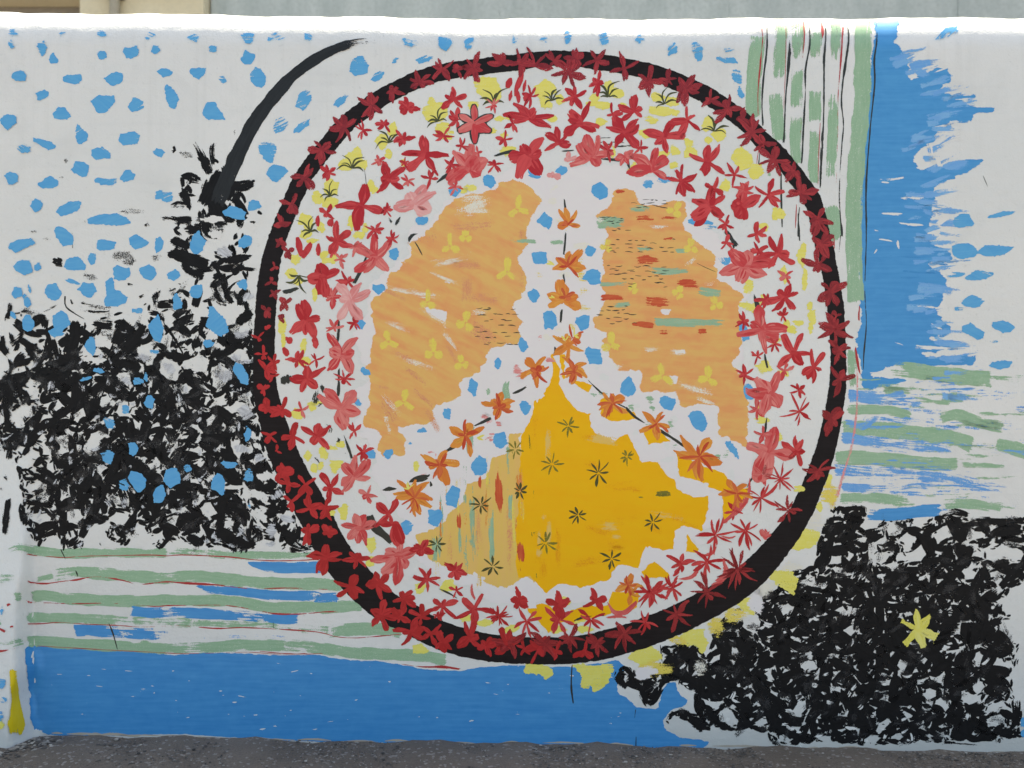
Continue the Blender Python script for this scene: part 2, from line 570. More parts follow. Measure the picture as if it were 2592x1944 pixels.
def stroke(M, pts, width, lift, dry=(0, 0), rag=3.0, tone=0.0, mi=0, taper=(0, 0), step=10, wob=.06, smooth=True):
    """A brush stroke along pts (photograph pixels). width: number or one per point. dry: dryness at start and end."""
    pts = np.asarray([p[:2] for p in pts], float)
    w = np.full(len(pts), float(width)) if np.isscalar(width) else np.asarray(width, float)
    if len(w) != len(pts):
        w = np.interp(np.linspace(0, 1, len(pts)), np.linspace(0, 1, len(w)), w)
    a = np.column_stack([pts, w])
    if smooth and len(a) > 2:
        a = spline(a)
    a, t = resample(a, step)
    if len(a) < 4:
        a, t = resample(a, max(.5, t[-1] / 4))
    L = t[-1]
    tan = np.gradient(a[:, :2], axis=0)
    tan /= np.maximum(np.linalg.norm(tan, axis=1, keepdims=True), 1e-6)
    nor = np.stack([-tan[:, 1], tan[:, 0]], -1)
    hw = np.maximum(a[:, 2], .6) * .5
    if taper[0]:
        hw = hw * np.clip(t / taper[0], .06, 1) ** .6
    if taper[1]:
        hw = hw * np.clip((L - t) / taper[1], .06, 1) ** .6
    ph = rnd.uniform(0, 6)
    hw = hw * (1 + wob * np.sin(t / 17 + ph) + wob * .7 * np.sin(t / 7.3 + ph * 2))
    cs = np.array([-1, -.8, -.35, .35, .8, 1])
    px = a[:, None, :2] + nor[:, None, :] * (cs[None, :, None] * hw[:, None, None])
    endd = np.minimum(t, L - t)[:, None]
    ed = np.minimum((1 - np.abs(cs))[None, :] * hw[:, None], endd + .5)
    rg = max(.4, min(rag, .5 * float(hw.max())))
    cov = np.clip(ed / rg, 0, 1)
    cov *= 1 - np.interp(t / L, np.linspace(0, 1, len(dry)), dry)[:, None]
    sd = seed3()
    suv = np.stack([np.repeat(t[:, None], 6, 1), cs[None, :] * hw[:, None], np.zeros((len(t), 6))], -1) + sd
    co = place(px[..., 0].ravel(), px[..., 1].ravel(), lift)
    n = len(a)
    fs = [(i * 6 + k, i * 6 + k + 1, (i + 1) * 6 + k + 1, (i + 1) * 6 + k) for i in range(n - 1) for k in range(5)]
    M.add(co, fs, suv.reshape(-1, 3), cov.ravel(), tone, mi)

def ragged(poly, amp, step):
    p, t = resample(poly, step, True)
    n = len(p)
    nx_ = np.roll(p, -1, 0) - np.roll(p, 1, 0)
    nn = np.stack([nx_[:, 1], -nx_[:, 0]], -1)
    nn /= np.maximum(np.linalg.norm(nn, axis=1, keepdims=True), 1e-6)
    j = np.array([rnd.gauss(0, 1) for _ in range(n)])
    j = .55 * j + .6 * (np.roll(j, 1) + np.roll(j, -1)) * .5 + .5 * np.roll(j, 3)
    return p + nn * (np.clip(j, -1.8, 1.8) * amp)[:, None]

def seg_dist(q, poly):
    a = poly
    b = np.roll(poly, -1, 0)
    ab = b - a
    l2 = np.maximum((ab ** 2).sum(1), 1e-9)
    d = np.full(len(q), 1e9)
    for i0 in range(0, len(q), 400):
        qq = q[i0:i0 + 400]
        t = np.clip(((qq[:, None] - a[None]) * ab[None]).sum(2) / l2[None], 0, 1)
        pr = a[None] + t[..., None] * ab[None]
        d[i0:i0 + 400] = np.sqrt(((qq[:, None] - pr) ** 2).sum(2)).min(1)
    return d

def in_poly(q, poly):
    x, y = q[:, 0], q[:, 1]
    c = np.zeros(len(q), bool)
    a = poly
    b = np.roll(poly, -1, 0)
    for (x0, y0), (x1, y1) in zip(a, b):
        if y0 == y1:
            continue
        m = ((y0 > y) != (y1 > y)) & (x < (x1 - x0) * (y - y0) / (y1 - y0) + x0)
        c ^= m
    return c

def blob(M, poly, lift, rag=4.0, amp=1.2, step=7, grid=22, ang=0.0, dry=0.0, drygrad=None, tone=0.0, mi=0, hole=None):
    """A filled paint patch with a ragged outline. drygrad=(angle, amount): paint thins out towards that side."""
    poly = ragged(np.asarray([p[:2] for p in poly], float), amp, step)
    ext = poly.max(0) - poly.min(0)
    g = max(3.0, min(grid, .3 * float(ext.min()) + 1))
    if poly[:, 1].min() < 125:
        g = min(g, 9.0)
    xs_ = np.arange(poly[:, 0].min(), poly[:, 0].max() + g, g)
    ys_ = np.arange(poly[:, 1].min(), poly[:, 1].max(), g)
    q = np.stack(np.meshgrid(xs_, ys_), -1).reshape(-1, 2)
    q = q + np.array([[rnd.uniform(-.3, .3) * g, rnd.uniform(-.3, .3) * g] for _ in range(len(q))]) if len(q) else q
    rr = min(rag, .22 * float(ext.min()) + .3)
    dp = np.roll(poly, -1, 0) - np.roll(poly, 1, 0)
    nn = np.stack([dp[:, 1], -dp[:, 0]], -1)
    nn /= np.maximum(np.linalg.norm(nn, axis=1, keepdims=True), 1e-6)
    ins = np.concatenate([poly + nn * rr * 1.1, poly - nn * rr * 1.1])
    loops = [poly]
    if hole is not None:
        hole = ragged(np.asarray([p[:2] for p in hole], float), amp, step)
        hp = np.roll(hole, -1, 0) - np.roll(hole, 1, 0)
        hn = np.stack([hp[:, 1], -hp[:, 0]], -1)
        hn /= np.maximum(np.linalg.norm(hn, axis=1, keepdims=True), 1e-6)
        ins = np.concatenate([ins, hole + hn * rr * 1.1, hole - hn * rr * 1.1])
        loops.append(hole)
    q = np.concatenate([q, ins]) if len(q) else ins
    keep = in_poly(q, poly)
    q = q[keep].reshape(-1, 2)
    d = np.minimum.reduce([seg_dist(q, l) for l in loops]) if len(q) else np.zeros(0)
    if hole is not None and len(q):
        k2 = ~in_poly(q, hole)
        q, d = q[k2], d[k2]
    q = q[d > rr * .75].reshape(-1, 2)
    base = np.concatenate(loops)
    allp = np.concatenate([base, q]) if len(q) else base
    edges, s0 = [], 0
    for l in loops:
        edges += [(s0 + i, s0 + (i + 1) % len(l)) for i in range(len(l))]
        s0 += len(l)
    rv = delaunay_2d_cdt([Vector(p) for p in allp], edges, [], 0, 1e-4)
    vv = np.array([tuple(p) for p in rv[0]])
    tris = [tuple(f) for f in rv[2]]
    cen = np.array([vv[list(f)].mean(0) for f in tris])
    ok = in_poly(cen, poly)
    if hole is not None:
        ok &= ~in_poly(cen, hole)
    tris = [f for f, o in zip(tris, ok) if o]
    used = sorted({i for f in tris for i in f})
    mp = {i: k for k, i in enumerate(used)}
    vv = vv[used]
    tris = [tuple(mp[i] for i in f) for f in tris]
    if not tris:
        return
    d = np.minimum.reduce([seg_dist(vv, l) for l in loops])
    cov = np.clip(d / rr, 0, 1) * (1 - dry)
    c, s = math.cos(ang), math.sin(ang)
    if drygrad:
        da, amt = drygrad
        pr = (vv - vv.mean(0)) @ np.array([math.cos(da), math.sin(da)])
        pr = (pr - pr.min()) / max(np.ptp(pr), 1e-6)
        cov = cov * (1 - amt * pr ** 1.5)
    uv = np.stack([vv[:, 0] * c + vv[:, 1] * s, -vv[:, 0] * s + vv[:, 1] * c, np.zeros(len(vv))], -1) + seed3()
    # outward faces (towards the viewer): make every triangle clockwise in picture space (y down)
    out = []
    for f in tris:
        a_, b_, c_ = vv[f[0]], vv[f[1]], vv[f[2]]
        cr = (b_[0] - a_[0]) * (c_[1] - a_[1]) - (b_[1] - a_[1]) * (c_[0] - a_[0])
        out.append(f if cr < 0 else (f[0], f[2], f[1]))
    M.add(place(vv[:, 0], vv[:, 1], lift), out, uv, cov, tone, mi)

def oval(x, y, rx, ry, rot=0.0, n=9, jit=.22):
    pts = []
    ph = rnd.uniform(0, 6.28)
    c, s = math.cos(rot), math.sin(rot)
    for i in range(n):
        a = ph + 2 * math.pi * (i + rnd.uniform(-.25, .25)) / n
        k = 1 + rnd.uniform(-jit, jit)
        u, v = rx * k * math.cos(a), ry * k * math.sin(a)
        pts.append((x + u * c - v * s, y + u * s + v * c))
    return pts

def patch(name, mat, poly, layer, parent=None, label=None, **kw):
    M = Mesh()
    blob(M, poly, lift_for(layer), **kw)
    return M.build(name, mat, parent, label)

def line(name, mat, pts, width, layer, parent=None, label=None, **kw):
    M = Mesh()
    stroke(M, pts, width, lift_for(layer), **kw)
    return M.build(name, mat, parent, label)

# ---- L1: large fields
blue_floor = P('''D1 168,830 190,800 280,795 400,812 800,832 1000,845 1150,858 1300,862 1450,840 1700,852 2000,865 2212,860
 D2 560,860 700,885 850,905 1000,905 1130,925 1300,962 1560,975 1700,950 1900,935 2212,940
 D3 380,948 700,945 940,905 1010,900 1060,960 1010,1060 1010,1130 1070,1160 1150,1230 1280,1240 1310,1120 1360,1060 1410,1050 1440,1130 1500,1185 1490,1220
 1380,1260 1325,1330 1340,1385 1450,1440 1560,1455 1655,1470 1640,1500 1580,1538 1300,1530 1000,1520 600,1508 300,1495 0,1500
 D2 1400,1500 1000,1488 700,1492 500,1475 250,1468 0,1455 D1 1600,1452 1300,1428 1100,1432 900,1436 600,1440 400,1440 330,1430 240,1395 205,1300 195,1150 185,1000 170,900''')
patch('painted_field', 'bluefld', blue_floor, 1, label='blue painted band along the foot of the wall', rag=4, amp=1.2, step=9, grid=30)
blue_block = P('''A4 1150,118 1345,120 1325,250 1310,290 1360,345 1405,385 1425,470 1420,540 1500,500 1620,455 1695,465 1722,520 1705,590 1640,610 1710,655 1890,648 1885,700 1780,705
 1880,745 2012,752 1990,785 1870,805 1850,865 1700,880 1600,930 1580,1010 1480,1050 1440,1110 1480,1180 1650,1160 1760,1120 1940,1092 1925,1150 1830,1220 1700,1275 1600,1310 1590,1390
 B4 1580,60 1590,120 1570,200 1550,280 1600,330 1712,372 1720,440 1640,465 1560,470 1650,520 1690,580 1660,660 1640,740 1600,790 1640,850 1720,905 1700,960 1560,990 1640,1010 1760,1030 1840,1060
 1640,1085 1500,1090 1880,1100 1900,1130 1870,1195 1600,1188 1280,1178 1260,1200 1170,1232 1140,1245 1250,1250 1420,1260 1380,1300 1240,1330 1150,1345 1085,1330 1070,1250 1045,1120 1030,1000 1060,880 1052,650 1050,300 1052,0
 A4 1055,1350 1075,1050 1085,900 1058,850 1115,760 1125,600 1140,400 1160,250''')
patch('painted_field', 'bluefld', blue_block, 1, label='blue painted column with a torn brush stroke edge on its right', rag=9, amp=2.6, step=9, grid=30, tone=.25)
# dry light scratches over the blue column: strokes of bare wall colour
M = Mesh()
for x, y, l, a, w in [(1640, 490, 90, -18, 10), (1700, 610, 80, -20, 10), (1780, 690, 90, -4, 9), (1650, 880, 110, -10, 16), (1560, 1070, 90, 80, 34), (1620, 1150, 70, 70, 26),
                      (1290, 1250, 110, -6, 16), (1240, 1280, 40, 5, 10), (1430, 1375, 100, 3, 32), (1700, 1330, 110, -8, 26), (1720, 980, 90, -14, 28)]:
    x, y = 1792 + x * SC, y * SC
    l, w = l * SC, w * SC
    c, s = math.cos(R_(a)) * l, math.sin(R_(a)) * l
    stroke(M, [(x - c, y - s), (x, y + rnd.uniform(-2, 2)), (x + c, y + s)], w * 1.6, lift_for(2), dry=(.75, .35, .75), rag=5)
for x, y, l, a, w in [(1290, 115, 90, 2, 16), (1330, 330, 40, 80, 22), (1250, 300, 60, 10, 10), (1440, 185, 110, 2, 16), (1650, 160, 90, -40, 30), (1180, 230, 30, 5, 8), (1175, 380, 30, -60, 8),
                      (1560, 770, 110, 5, 14), (1560, 640, 40, 0, 6), (1320, 1025, 60, 12, 12), (1600, 1050, 170, 4, 26), (1590, 470, 60, 10, 12), (1180, 1225, 60, -4, 14), (1680, 700, 60, -50, 26), (1600, 900, 60, 30, 14)]:
    x, y = 1792 + x * SC, 500 + y * SC
    l, w = l * SC, w * SC
    c, s = math.cos(R_(a)) * l, math.sin(R_(a)) * l
    stroke(M, [(x - c, y - s), (x, y + rnd.uniform(-2, 2)), (x + c, y + s)], w * 1.6, lift_for(2), dry=(.75, .3, .8), rag=5)
o = M.build('dry_scratch', 'white')
o['kind'] = 'stuff'
for x, y, l, a, w in [(1250, 400, 300, 4, 9), (1350, 510, 250, 3, 12), (1300, 560, 200, -2, 7), (1400, 60, 180, -3, 8), (1500, 440, 200, 10, 10), (1350, 200, 160, 2, 6)]:
    x, y, l = 1792 + x * SC, 500 + y * SC, l * SC
    c, s = math.cos(R_(a)) * l, math.sin(R_(a)) * l
    line('darker_streak', 'bluefld', [(x, y), (x + c * .5, y + s * .5 + 2), (x + c, y + s)], w * SC * 2.2, 2, dry=(.6, .25, .7), rag=5, tone=-.6)
M = Mesh()
for k in range(95):
    y = rnd.uniform(120, 1010)
    xr = float(np.interp(y, [90, 180, 240, 290, 340, 380, 430, 470, 520, 600, 680, 780, 860, 1000], [2290, 2350, 2400, 2440, 2390, 2360, 2430, 2370, 2370, 2400, 2390, 2380, 2420, 2430]))
    a = R_(rnd.gauss(-14 if y < 480 else 1, 7))
    l = rnd.uniform(40, 130)
    x = xr - rnd.uniform(20, 90)
    stroke(M, [(x, y), (x + .5 * l * math.cos(a), y + .5 * l * math.sin(a) + rnd.uniform(-3, 3)), (x + l * math.cos(a), y + l * math.sin(a))], [rnd.uniform(8, 26), rnd.uniform(10, 30), rnd.uniform(6, 22)], lift_for(2),
           dry=(rnd.uniform(0, .3), rnd.uniform(.3, .6), .92), rag=6, step=8, tone=rnd.uniform(0, .5))
o = M.build('feathered_brush_edge', 'bluewash', label='feathered dry brush strokes fading right from the blue column')
o['kind'] = 'stuff'
M = Mesh()
for k in range(90):
    x, y = rnd.uniform(2160, 2590), rnd.uniform(930, 1290)
    l = rnd.uniform(50, 200)
    stroke(M, [(x, y), (x + .5 * l, y + rnd.uniform(-3, 4)), (x + l, y + rnd.uniform(-2, 10))], rnd.uniform(6, 22), lift_for(2), dry=(.7, rnd.uniform(.48, .7), .9), rag=6, step=10, mi=k % 3 == 0)
o = M.build('faint_brush_streak', ['bluewash', 'green'], label='faint dry blue and green streaks between the stripes')
o['kind'] = 'stuff'
# light dry scuffs in the blue band at the foot
M = Mesh()
for _ in range(105):
    x, y = rnd.uniform(90, 1650), rnd.uniform(1670, 1850)
    l = rnd.uniform(4, 26)
    a = R_(rnd.uniform(-14, 14))
    stroke(M, [(x, y), (x + l * math.cos(a), y + l * math.sin(a))], rnd.uniform(2, 7), lift_for(2), dry=(.8, .55, .85), rag=3)
o = M.build('paint_scuff', 'white')
o['kind'] = 'stuff'

# ---- L2..5: stripes
def stripes(name, mat, layer, rows, **kw):
    for width, text, *dry in rows:
        if mat == 'green' and name == 'painted_stripe':
            width = np.asarray(width) * 1.28
        elif name == 'painted_band':
            width = np.asarray(width) * 1.14
        line(name, mat, forward(P(text)) if len(text.split()) > 6 and name != 'petal_stroke' else P(text), float(width) * SC if np.ndim(width) == 0 else [w * SC for w in width], layer,
             dry=dry[0] if dry else (.05, 0, .05), **kw)
stripes('painted_stripe', 'green', 2, [
    (62, 'D1 50,150 120,118 250,138 400,158 560,158 800,152 1000,158 1180,152', (.7, .1, 0, .1, .3)),
    (52, 'D1 1180,150 1400,150 1650,170 1900,172 D2 80,172 300,170 540,165', (.6, .45, .1, .1, .6)),
    (46, 'D1 250,345 330,325 385,310', (.3, .1, .2)),
    (74, 'D1 380,305 550,285 700,300 900,312 1120,332 1250,325 1350,318 1450,320 1600,342 1800,360 2000,368 2212,372 D2 200,368 400,372 600,372 745,392', (.6, .2, .1, 0, .4, 0, 0, 0, 0, 0, 0)),
    (70, 'D1 90,465 160,455', (.3, .4)),
    (70, 'D1 215,462 300,452 450,472 700,485 900,492 1150,485 1200,486 1500,488 1700,500 1900,535 2212,532 D2 200,545 600,540 875,518', (.2, 0, 0, 0, .25, 0, 0, 0, 0)),
    (66, 'D1 180,612 300,605 500,612 700,620 920,628', (.1, 0, 0, .2, .6)),
    (60, 'D1 920,630 1200,640 1450,648 1700,655 1900,650 D2 300,668 660,700', (.5, .55, .4, .65, .6)),
    (78, 'D2 640,705 750,692 900,688 1050,690 1160,706', (.5, 0, 0, .1)),
    (70, 'D1 185,780 300,772 500,788 700,800 900,808 1100,818 1300,822 1500,812 1700,798 1850,798 2000,805', (.1, 0, 0, .05, .2, .4, .1, 0, .3)),
    (72, 'D2 200,800 450,802 600,825 800,848 1000,862 1250,872 1475,905', (.6, .4, .1, 0, 0, 0)),
    (60, 'D1 -20,335 60,330 130,320', (.75, .5, .8)),
    (50, 'D1 -20,800 80,790 165,768', (.6, .45, .3)),
    (46, 'D1 -30,650 10,635', (.3, .6)),
    (95, 'B4 1280,1195 1450,1210 1620,1235 1800,1260 1990,1270', (.8, .25, 0, 0, .25)),
    (52, 'B4 1215,1350 1320,1352 1430,1365', (.5, .05, .5)),
    (40, 'B4 1440,1410 1600,1430 1700,1440', (.6, .5, .3)),
    (60, 'B4 1640,1400 1720,1398 1800,1402', (.35, .05, .5)),
    (60, 'B4 960,1485 1150,1485 1300,1495 1430,1535', (.3, 0, .05, .4)),
    (74, 'B4 1610,1540 1750,1525 1900,1575 2080,1612', (.5, 0, 0, .3)),
    (92, 'C4 930,235 1150,235 1350,255 1600,285 1750,310 1860,352', (.1, 0, 0, .05, .3)),
    (86, 'C4 2010,345 2100,360 2230,400 2330,430', (.3, 0, .05, .1)),
    (84, 'C4 885,440 1100,440 1350,460 1600,485 1760,480', (.05, 0, .1, .2, .45)),
    (34, 'C4 1770,490 1920,492 2090,502', (.4, .15, .5)),
    (66, 'C4 915,728 1100,718 1300,730 1420,745', (.4, 0, .1, .6)),
    (66, 'C4 1640,760 1800,758 1950,775 2060,795', (.6, .15, .1, .4)),
    (90, 'A4 352,235 335,400 320,560 315,700 318,830', (.35, .1, 0, 0, .1)),
    (78, 'A4 512,130 510,260 505,420 490,560', (.45, .2, .25, .6)),
    (80, 'A4 480,640 478,760 490,880 500,990', (.6, .1, 0, .1)),
    (76, 'A4 640,150 632,260 626,420', (.4, .3, .7)),
    (74, 'A4 625,480 622,600 622,760', (.4, 0, .6)),
    (74, 'A4 625,800 612,950 620,1100 640,1160', (.6, .15, .15, .4)),
    (74, 'A4 755,210 755,300 755,420', (.4, .2, .6)),
    (80, 'A4 752,620 748,740 745,860', (.6, .05, .4)),
    (64, 'A4 742,900 742,1060 735,1200 750,1290', (.4, .3, .1, .3)),
    (66, 'A4 898,130 892,280 888,440', (.4, .15, .7)),
    (66, 'A4 880,640 876,760 875,880 868,1040 862,1250', (.6, .1, .05, .2, .5)),
    (84, 'A4 862,1430 880,1550 900,1659 B4 905,180 915,300', (.6, .1, .1, .2, .5)),
    (100, 'A4 1092,120 1085,280 1082,450 1078,700 1065,860 1050,1000 1035,1200 1025,1400 1022,1659 B4 1020,180 1022,400 1030,600 1035,740', (.3, .15, .1, .1, .15, .2, .2, .2, .1)),
    (60, 'B4 1000,1060 1010,1200 1025,1330', (.5, .2, .5)),
    (40, 'A4 430,1240 440,1200', (.4, .6)),
], rag=5, wob=.05)

stripes('painted_band', 'bluefld', 3, [
    ((20, 60, 78, 80, 78, 74), 'D1 1725,222 1850,248 2000,258 D2 200,258 430,255 640,255', (0, 0, 0)),
    (66, 'D1 1370,395 1450,402 1600,415 1750,432 1900,450 2212,455 D2 200,450 400,462 560,470 720,460', (.8, .3, 0, 0, 0, 0, .1, .4, .3)),
    (72, 'D1 910,560 960,565 1050,572 1200,568 1400,578 1560,585 1700,595 1850,605 2000,618 2100,620', (.2, 0, .55, 0, 0, .1, .6, .55, .1, .4)),
    (78, 'D1 515,700 600,698 760,704 900,712 1000,722 1120,722 1200,722', (0, 0, .2, .55, .1, .5, .8)),
    (84, 'C4 1100,835 1200,840 1350,832 1500,812 1640,810', (.6, .1, 0, 0, .35)),
    (44, 'B4 2050,1165 2055,1165', (.1, .1)),
], rag=4, tone=.2, wob=.04)
stripes('painted_band', 'bluewash', 3, [
    (90, 'B4 975,1390 1080,1392 1200,1400 1390,1388', (.1, .1, .5, .55)),
    (34, 'B4 1180,1390 1280,1385 1400,1385', (.5, .3, .5)),
    (52, 'B4 1400,1450 1470,1450 1530,1452', (.6, .3, .7)),
    (74, 'B4 950,1590 1100,1592 C4 1150,165 1350,180 1600,205', (.45, .5, .6, .6, .75)),
    (84, 'C4 925,300 1000,300 1060,315 1200,335 1400,355 1560,365 1720,385', (0, .05, .5, .6, .55, .35, .8)),
    (84, 'C4 870,515 1000,525 1200,545 1400,555 1650,575 1800,610 1940,640 2060,665', (.5, .5, .45, .55, .5, .35, .55, .8)),
    (64, 'C4 920,645 970,645 1080,652 1300,650 1450,635 1550,640 1650,640', (.1, .1, .65, .6, .5, .4, .8)),
    (14, 'C4 1500,640 1700,632 1900,650 2060,668', (.5, .3, .3, .6)),
    (40, 'D1 1400,740 1700,742 2000,745 D2 200,748', (.7, .75, .7, .8)),
], rag=5)

stripes('painted_line', 'redline', 4, [
    ((10, 8, 7, 11, 7, 7, 12, 7, 13, 9, 9, 12, 9), 'D1 182,160 250,172 330,178 450,185 600,176 800,172 1060,168 1170,174 1290,168 1600,182 1820,205 2030,208 2212,200 D2 400,205 580,205', (0, .15, 0, .25, 0, .1)),
    ((26, 10, 20, 10, 24, 6, 22, 12, 12, 22, 20, 9, 12, 12, 10, 11), 'D1 185,357 235,362 320,368 440,352 540,342 620,326 720,322 860,345 980,374 1160,356 1320,366 1500,376 1760,404 1980,398 2212,405 D2 380,403 560,405 745,414', (0, .1, 0)),
    ((28, 7, 12, 7, 12, 7, 7, 16, 8, 12, 8, 16, 14, 10, 12, 10), 'D1 180,497 250,503 330,503 450,507 580,508 700,505 830,508 1070,528 1180,522 1400,520 1580,522 1760,548 1920,578 2100,580 2212,572 D2 60,545 260,578 450,580 620,565 790,566', (0, .15, 0, 0)),
    ((10, 10, 6, 12, 5, 8, 16, 7, 14, 7, 10, 9), 'D1 192,650 300,648 430,640 600,652 800,660 1000,672 1240,662 1380,672 1520,682 1700,676 1900,685 2212,706 D2 350,695 540,702 700,740 820,748 950,740 1150,722', (0, .2, .1, 0)),
    ((5, 7, 6, 7, 5, 6, 8), 'D1 195,800 450,815 800,835 1100,850 1280,858 1600,852 1750,848 1950,862 2150,858', (.5, .3, .2, .3, .4, .1, .2)),
    ((6, 10, 8, 5), 'D2 160,842 330,858 480,862 600,856', (.2, .1, .2)),
    ((6, 12, 24, 14), 'D2 1140,930 1290,950 1430,952 1565,968', (.2, 0, 0)),
    ((28, 20, 10, 14), 'D1 -20,842 30,838 90,825 150,802', (0, 0, .1)),
    ((14, 26), 'D1 -10,680 40,705', (0, 0)),
    ((24, 24), 'D1 48,520 72,508', (0, 0)), ((16, 18), 'D1 72,672 92,666', (0, 0)),
], rag=2.5, wob=.12)
stripes('painted_line', 'redline', 4, [
    ((8, 12, 10, 14, 12, 8, 7), 'A4 370,155 382,260 376,340 368,430 352,620 350,720 352,840', (.5, .3, .2, .1)),
    ((6, 7, 6, 5), 'A4 535,160 545,240 542,500 525,840', (.5, .3, .4)),
    ((14, 14, 8, 6, 6), 'A4 665,145 672,270 662,420 660,700 640,1080', (.5, .3, .3)),
    ((10, 26, 8), 'A4 790,140 800,215 800,275', (.6, .1, .2)),
    ((10, 22, 12, 16, 10, 9, 8, 7), 'A4 955,130 945,180 935,330 930,420 912,640 910,780 905,1100 888,1420', (.5, .2, .1, .1, .2, .3)),
    ((16, 10, 8), 'A4 1130,140 1128,240 1126,400', (.6, .5, .7)),
    ((6, 8, 6), 'A4 785,860 775,1100 770,1300', (.3, .2, .4)),
    ((6, 9, 6), 'A4 355,1050 345,1110 340,1160', (.2, .1, .2)), ((6, 12, 7), 'A4 620,1430 615,1540 612,1600', (.2, .1, .2)),
    ((12, 22, 14), 'B4 1064,735 1056,810 1058,885', (.4, .1, .4)), ((14, 24, 26, 8), 'B4 1028,1040 1040,1120 1052,1190 1072,1260', (.4, .2, .1, .4)),
    ((10, 14, 8), 'B4 880,250 884,330 882,380', (.3, .1, .3)),
], rag=2.5, wob=.12)
line('painted_line', 'pinkline', P('B4 1046,1180 1046,1400 C4 1038,150 1015,320 985,440 945,560 915,660 895,740 862,790'), [x * SC for x in (18, 20, 22, 24, 26, 28, 34, 34, 38, 44)], 5, dry=(.2, .2, .3, .35, .5), rag=4)

INK = [
    ((10, 16, 18, 15, 20), 'A4 410,130 412,330 392,520 378,720 386,885', (.35, .1, .05, .05)),
    ((10, 22, 26, 16, 20), 'A4 560,185 572,320 566,440 545,680 530,1010', (.4, .1, 0, 0)),
    ((8, 16, 20, 16, 22, 16), 'A4 706,150 712,310 682,490 680,660 672,850 655,1150', (.4, .15, .2, .35, .3, .2)),
    ((18, 18, 20, 18, 18, 26, 14), 'A4 820,185 822,280 812,420 812,620 808,860 792,1120 788,1320', (.5, .05, 0, .1, .2, .15)),
    ((6, 22, 22, 20, 14, 18, 14, 20, 12, 8), 'A4 962,130 985,250 965,430 945,560 935,720 948,880 932,1080 920,1400 938,1640 B4 930,260 915,400', (.5, .1, .1, .2, .5, .5, .45, .2, .1)),
    ((10, 18, 22, 14, 16, 18, 14, 12, 10, 16, 8), 'A4 1172,125 1182,260 1164,420 1166,600 1140,850 1118,1120 1106,1350 1108,1640 B4 1105,400 1098,660 1108,880 1092,1080 1084,1245', (.4, .1, 0, 0, .05)),
    ((14, 18, 12), 'A4 512,1210 512,1340 520,1590', (.1, 0, 0)), ((10, 16, 10), 'A4 642,1440 632,1540 630,1659', (.1, 0, 0)), ((12, 16, 14), 'B4 630,100 634,200 642,305', (.1, 0, 0)),
    ((6, 10, 8), 'A4 365,1040 358,1110 352,1170', (.1, .1, .1)),
    ((6, 16, 4), 'D1 755,628 795,730 828,852', (.1, 0, .1)), ((12, 6), 'C1 425,1080 460,1150', (0, .3)), ((5, 14, 4), 'C1 528,1228 540,1252 548,1272', (0, 0, 0)), ((14, 4), 'C1 695,1035 712,1062', (0, 0)),
    ((14, 16, 16, 12), 'D3 686,930 680,1060 686,1150 696,1212', (0, 0, 0)), ((10, 14, 8), 'D3 1303,790 1308,850 1316,920', (0, 0, .2)), ((8, 4), 'D3 1130,1250 1124,1308', (.1, .2)), ((5, 9), 'D3 1134,1440 1132,1512', (0, 0)),
    ((4, 5), 'D1 1912,640 1914,680', (.1, .3)), ((4, 8, 3), 'A4 1925,1230 1942,1270 1960,1310', (.3, .1, .3)), ((4, 10), 'D1 535,270 545,315', (.2, 0)),
    ((3, 6, 3), 'A1 245,128 310,124 380,116', (.3, .2, .3)), ((6, 12), 'A4 882,90 886,118', (.2, .2)), ((3, 7, 5), 'A4 540,210 620,175 720,150', (.4, .2, .3)),
]
stripes('painted_line', 'ink', 5, INK, rag=2.2, wob=.10)

# ---- L6..8: black brushwork
thicket_l = P('''B1 330,1110 440,1080 560,1150 620,1110 700,1090 800,1010 800,870 860,840 910,880 1010,890 1035,960 950,1070 1040,1150 1150,1060 1300,1100 1420,1060 1560,1090 1600,960 1770,1010
 1790,1300 1800,1500 C1 1640,300 1620,350 1690,480 1720,600 1700,690 1760,830 1850,950 1840,1010 1790,1080 1660,1115 1620,1110 1560,1060 1400,1070 1240,1012 1180,1050 1110,1085 1020,990 1010,910 962,900 930,1000 870,1075 770,1030 740,970
 690,900 650,960 590,1000 585,1075 480,1090 440,1090 410,1010 360,985 320,1010 265,1062 200,980 150,930 130,800 160,700 130,600 100,450 40,420 0,330 -40,300 B1 -40,1260 0,1240 60,1200 100,1230 140,1180 240,1190 330,1240''')
thicket_r = P('''C4 820,900 850,810 900,772 1085,778 1112,840 1090,900 1160,940 1230,872 1300,880 1400,862 1460,850 1560,862 1620,840 1700,830 1760,850 1850,862 1960,870 2090,860 2250,850 2300,1100
 D4 2260,330 2212,360 2100,440 2050,560 2125,590 2085,720 2182,795 2130,1030 2140,1130 2205,1260 2180,1400 2240,1440 2060,1465 1900,1480 1700,1468 1500,1485 1300,1490 1100,1502 1000,1490 800,1480 660,1490 560,1508 430,1470 370,1385 200,1410 80,1395
 D3 1590,1412 1480,1330 1400,1290 1350,1375 1332,1330 1380,1270 1490,1250 1560,1292 1545,1130 1430,1062 1400,1040 1330,1070 1285,1180 1205,1232 1150,1150 1120,1080 1045,1110 985,1040 975,985 1040,930 1090,940 1140,990 1290,935 1312,795 1520,778 1585,820 1600,880
 1640,860 1660,760 1690,650 1800,560 1890,530 1960,540 2050,430 2110,420 2160,330 C4 640,1190 740,1180 760,1050 800,960''')
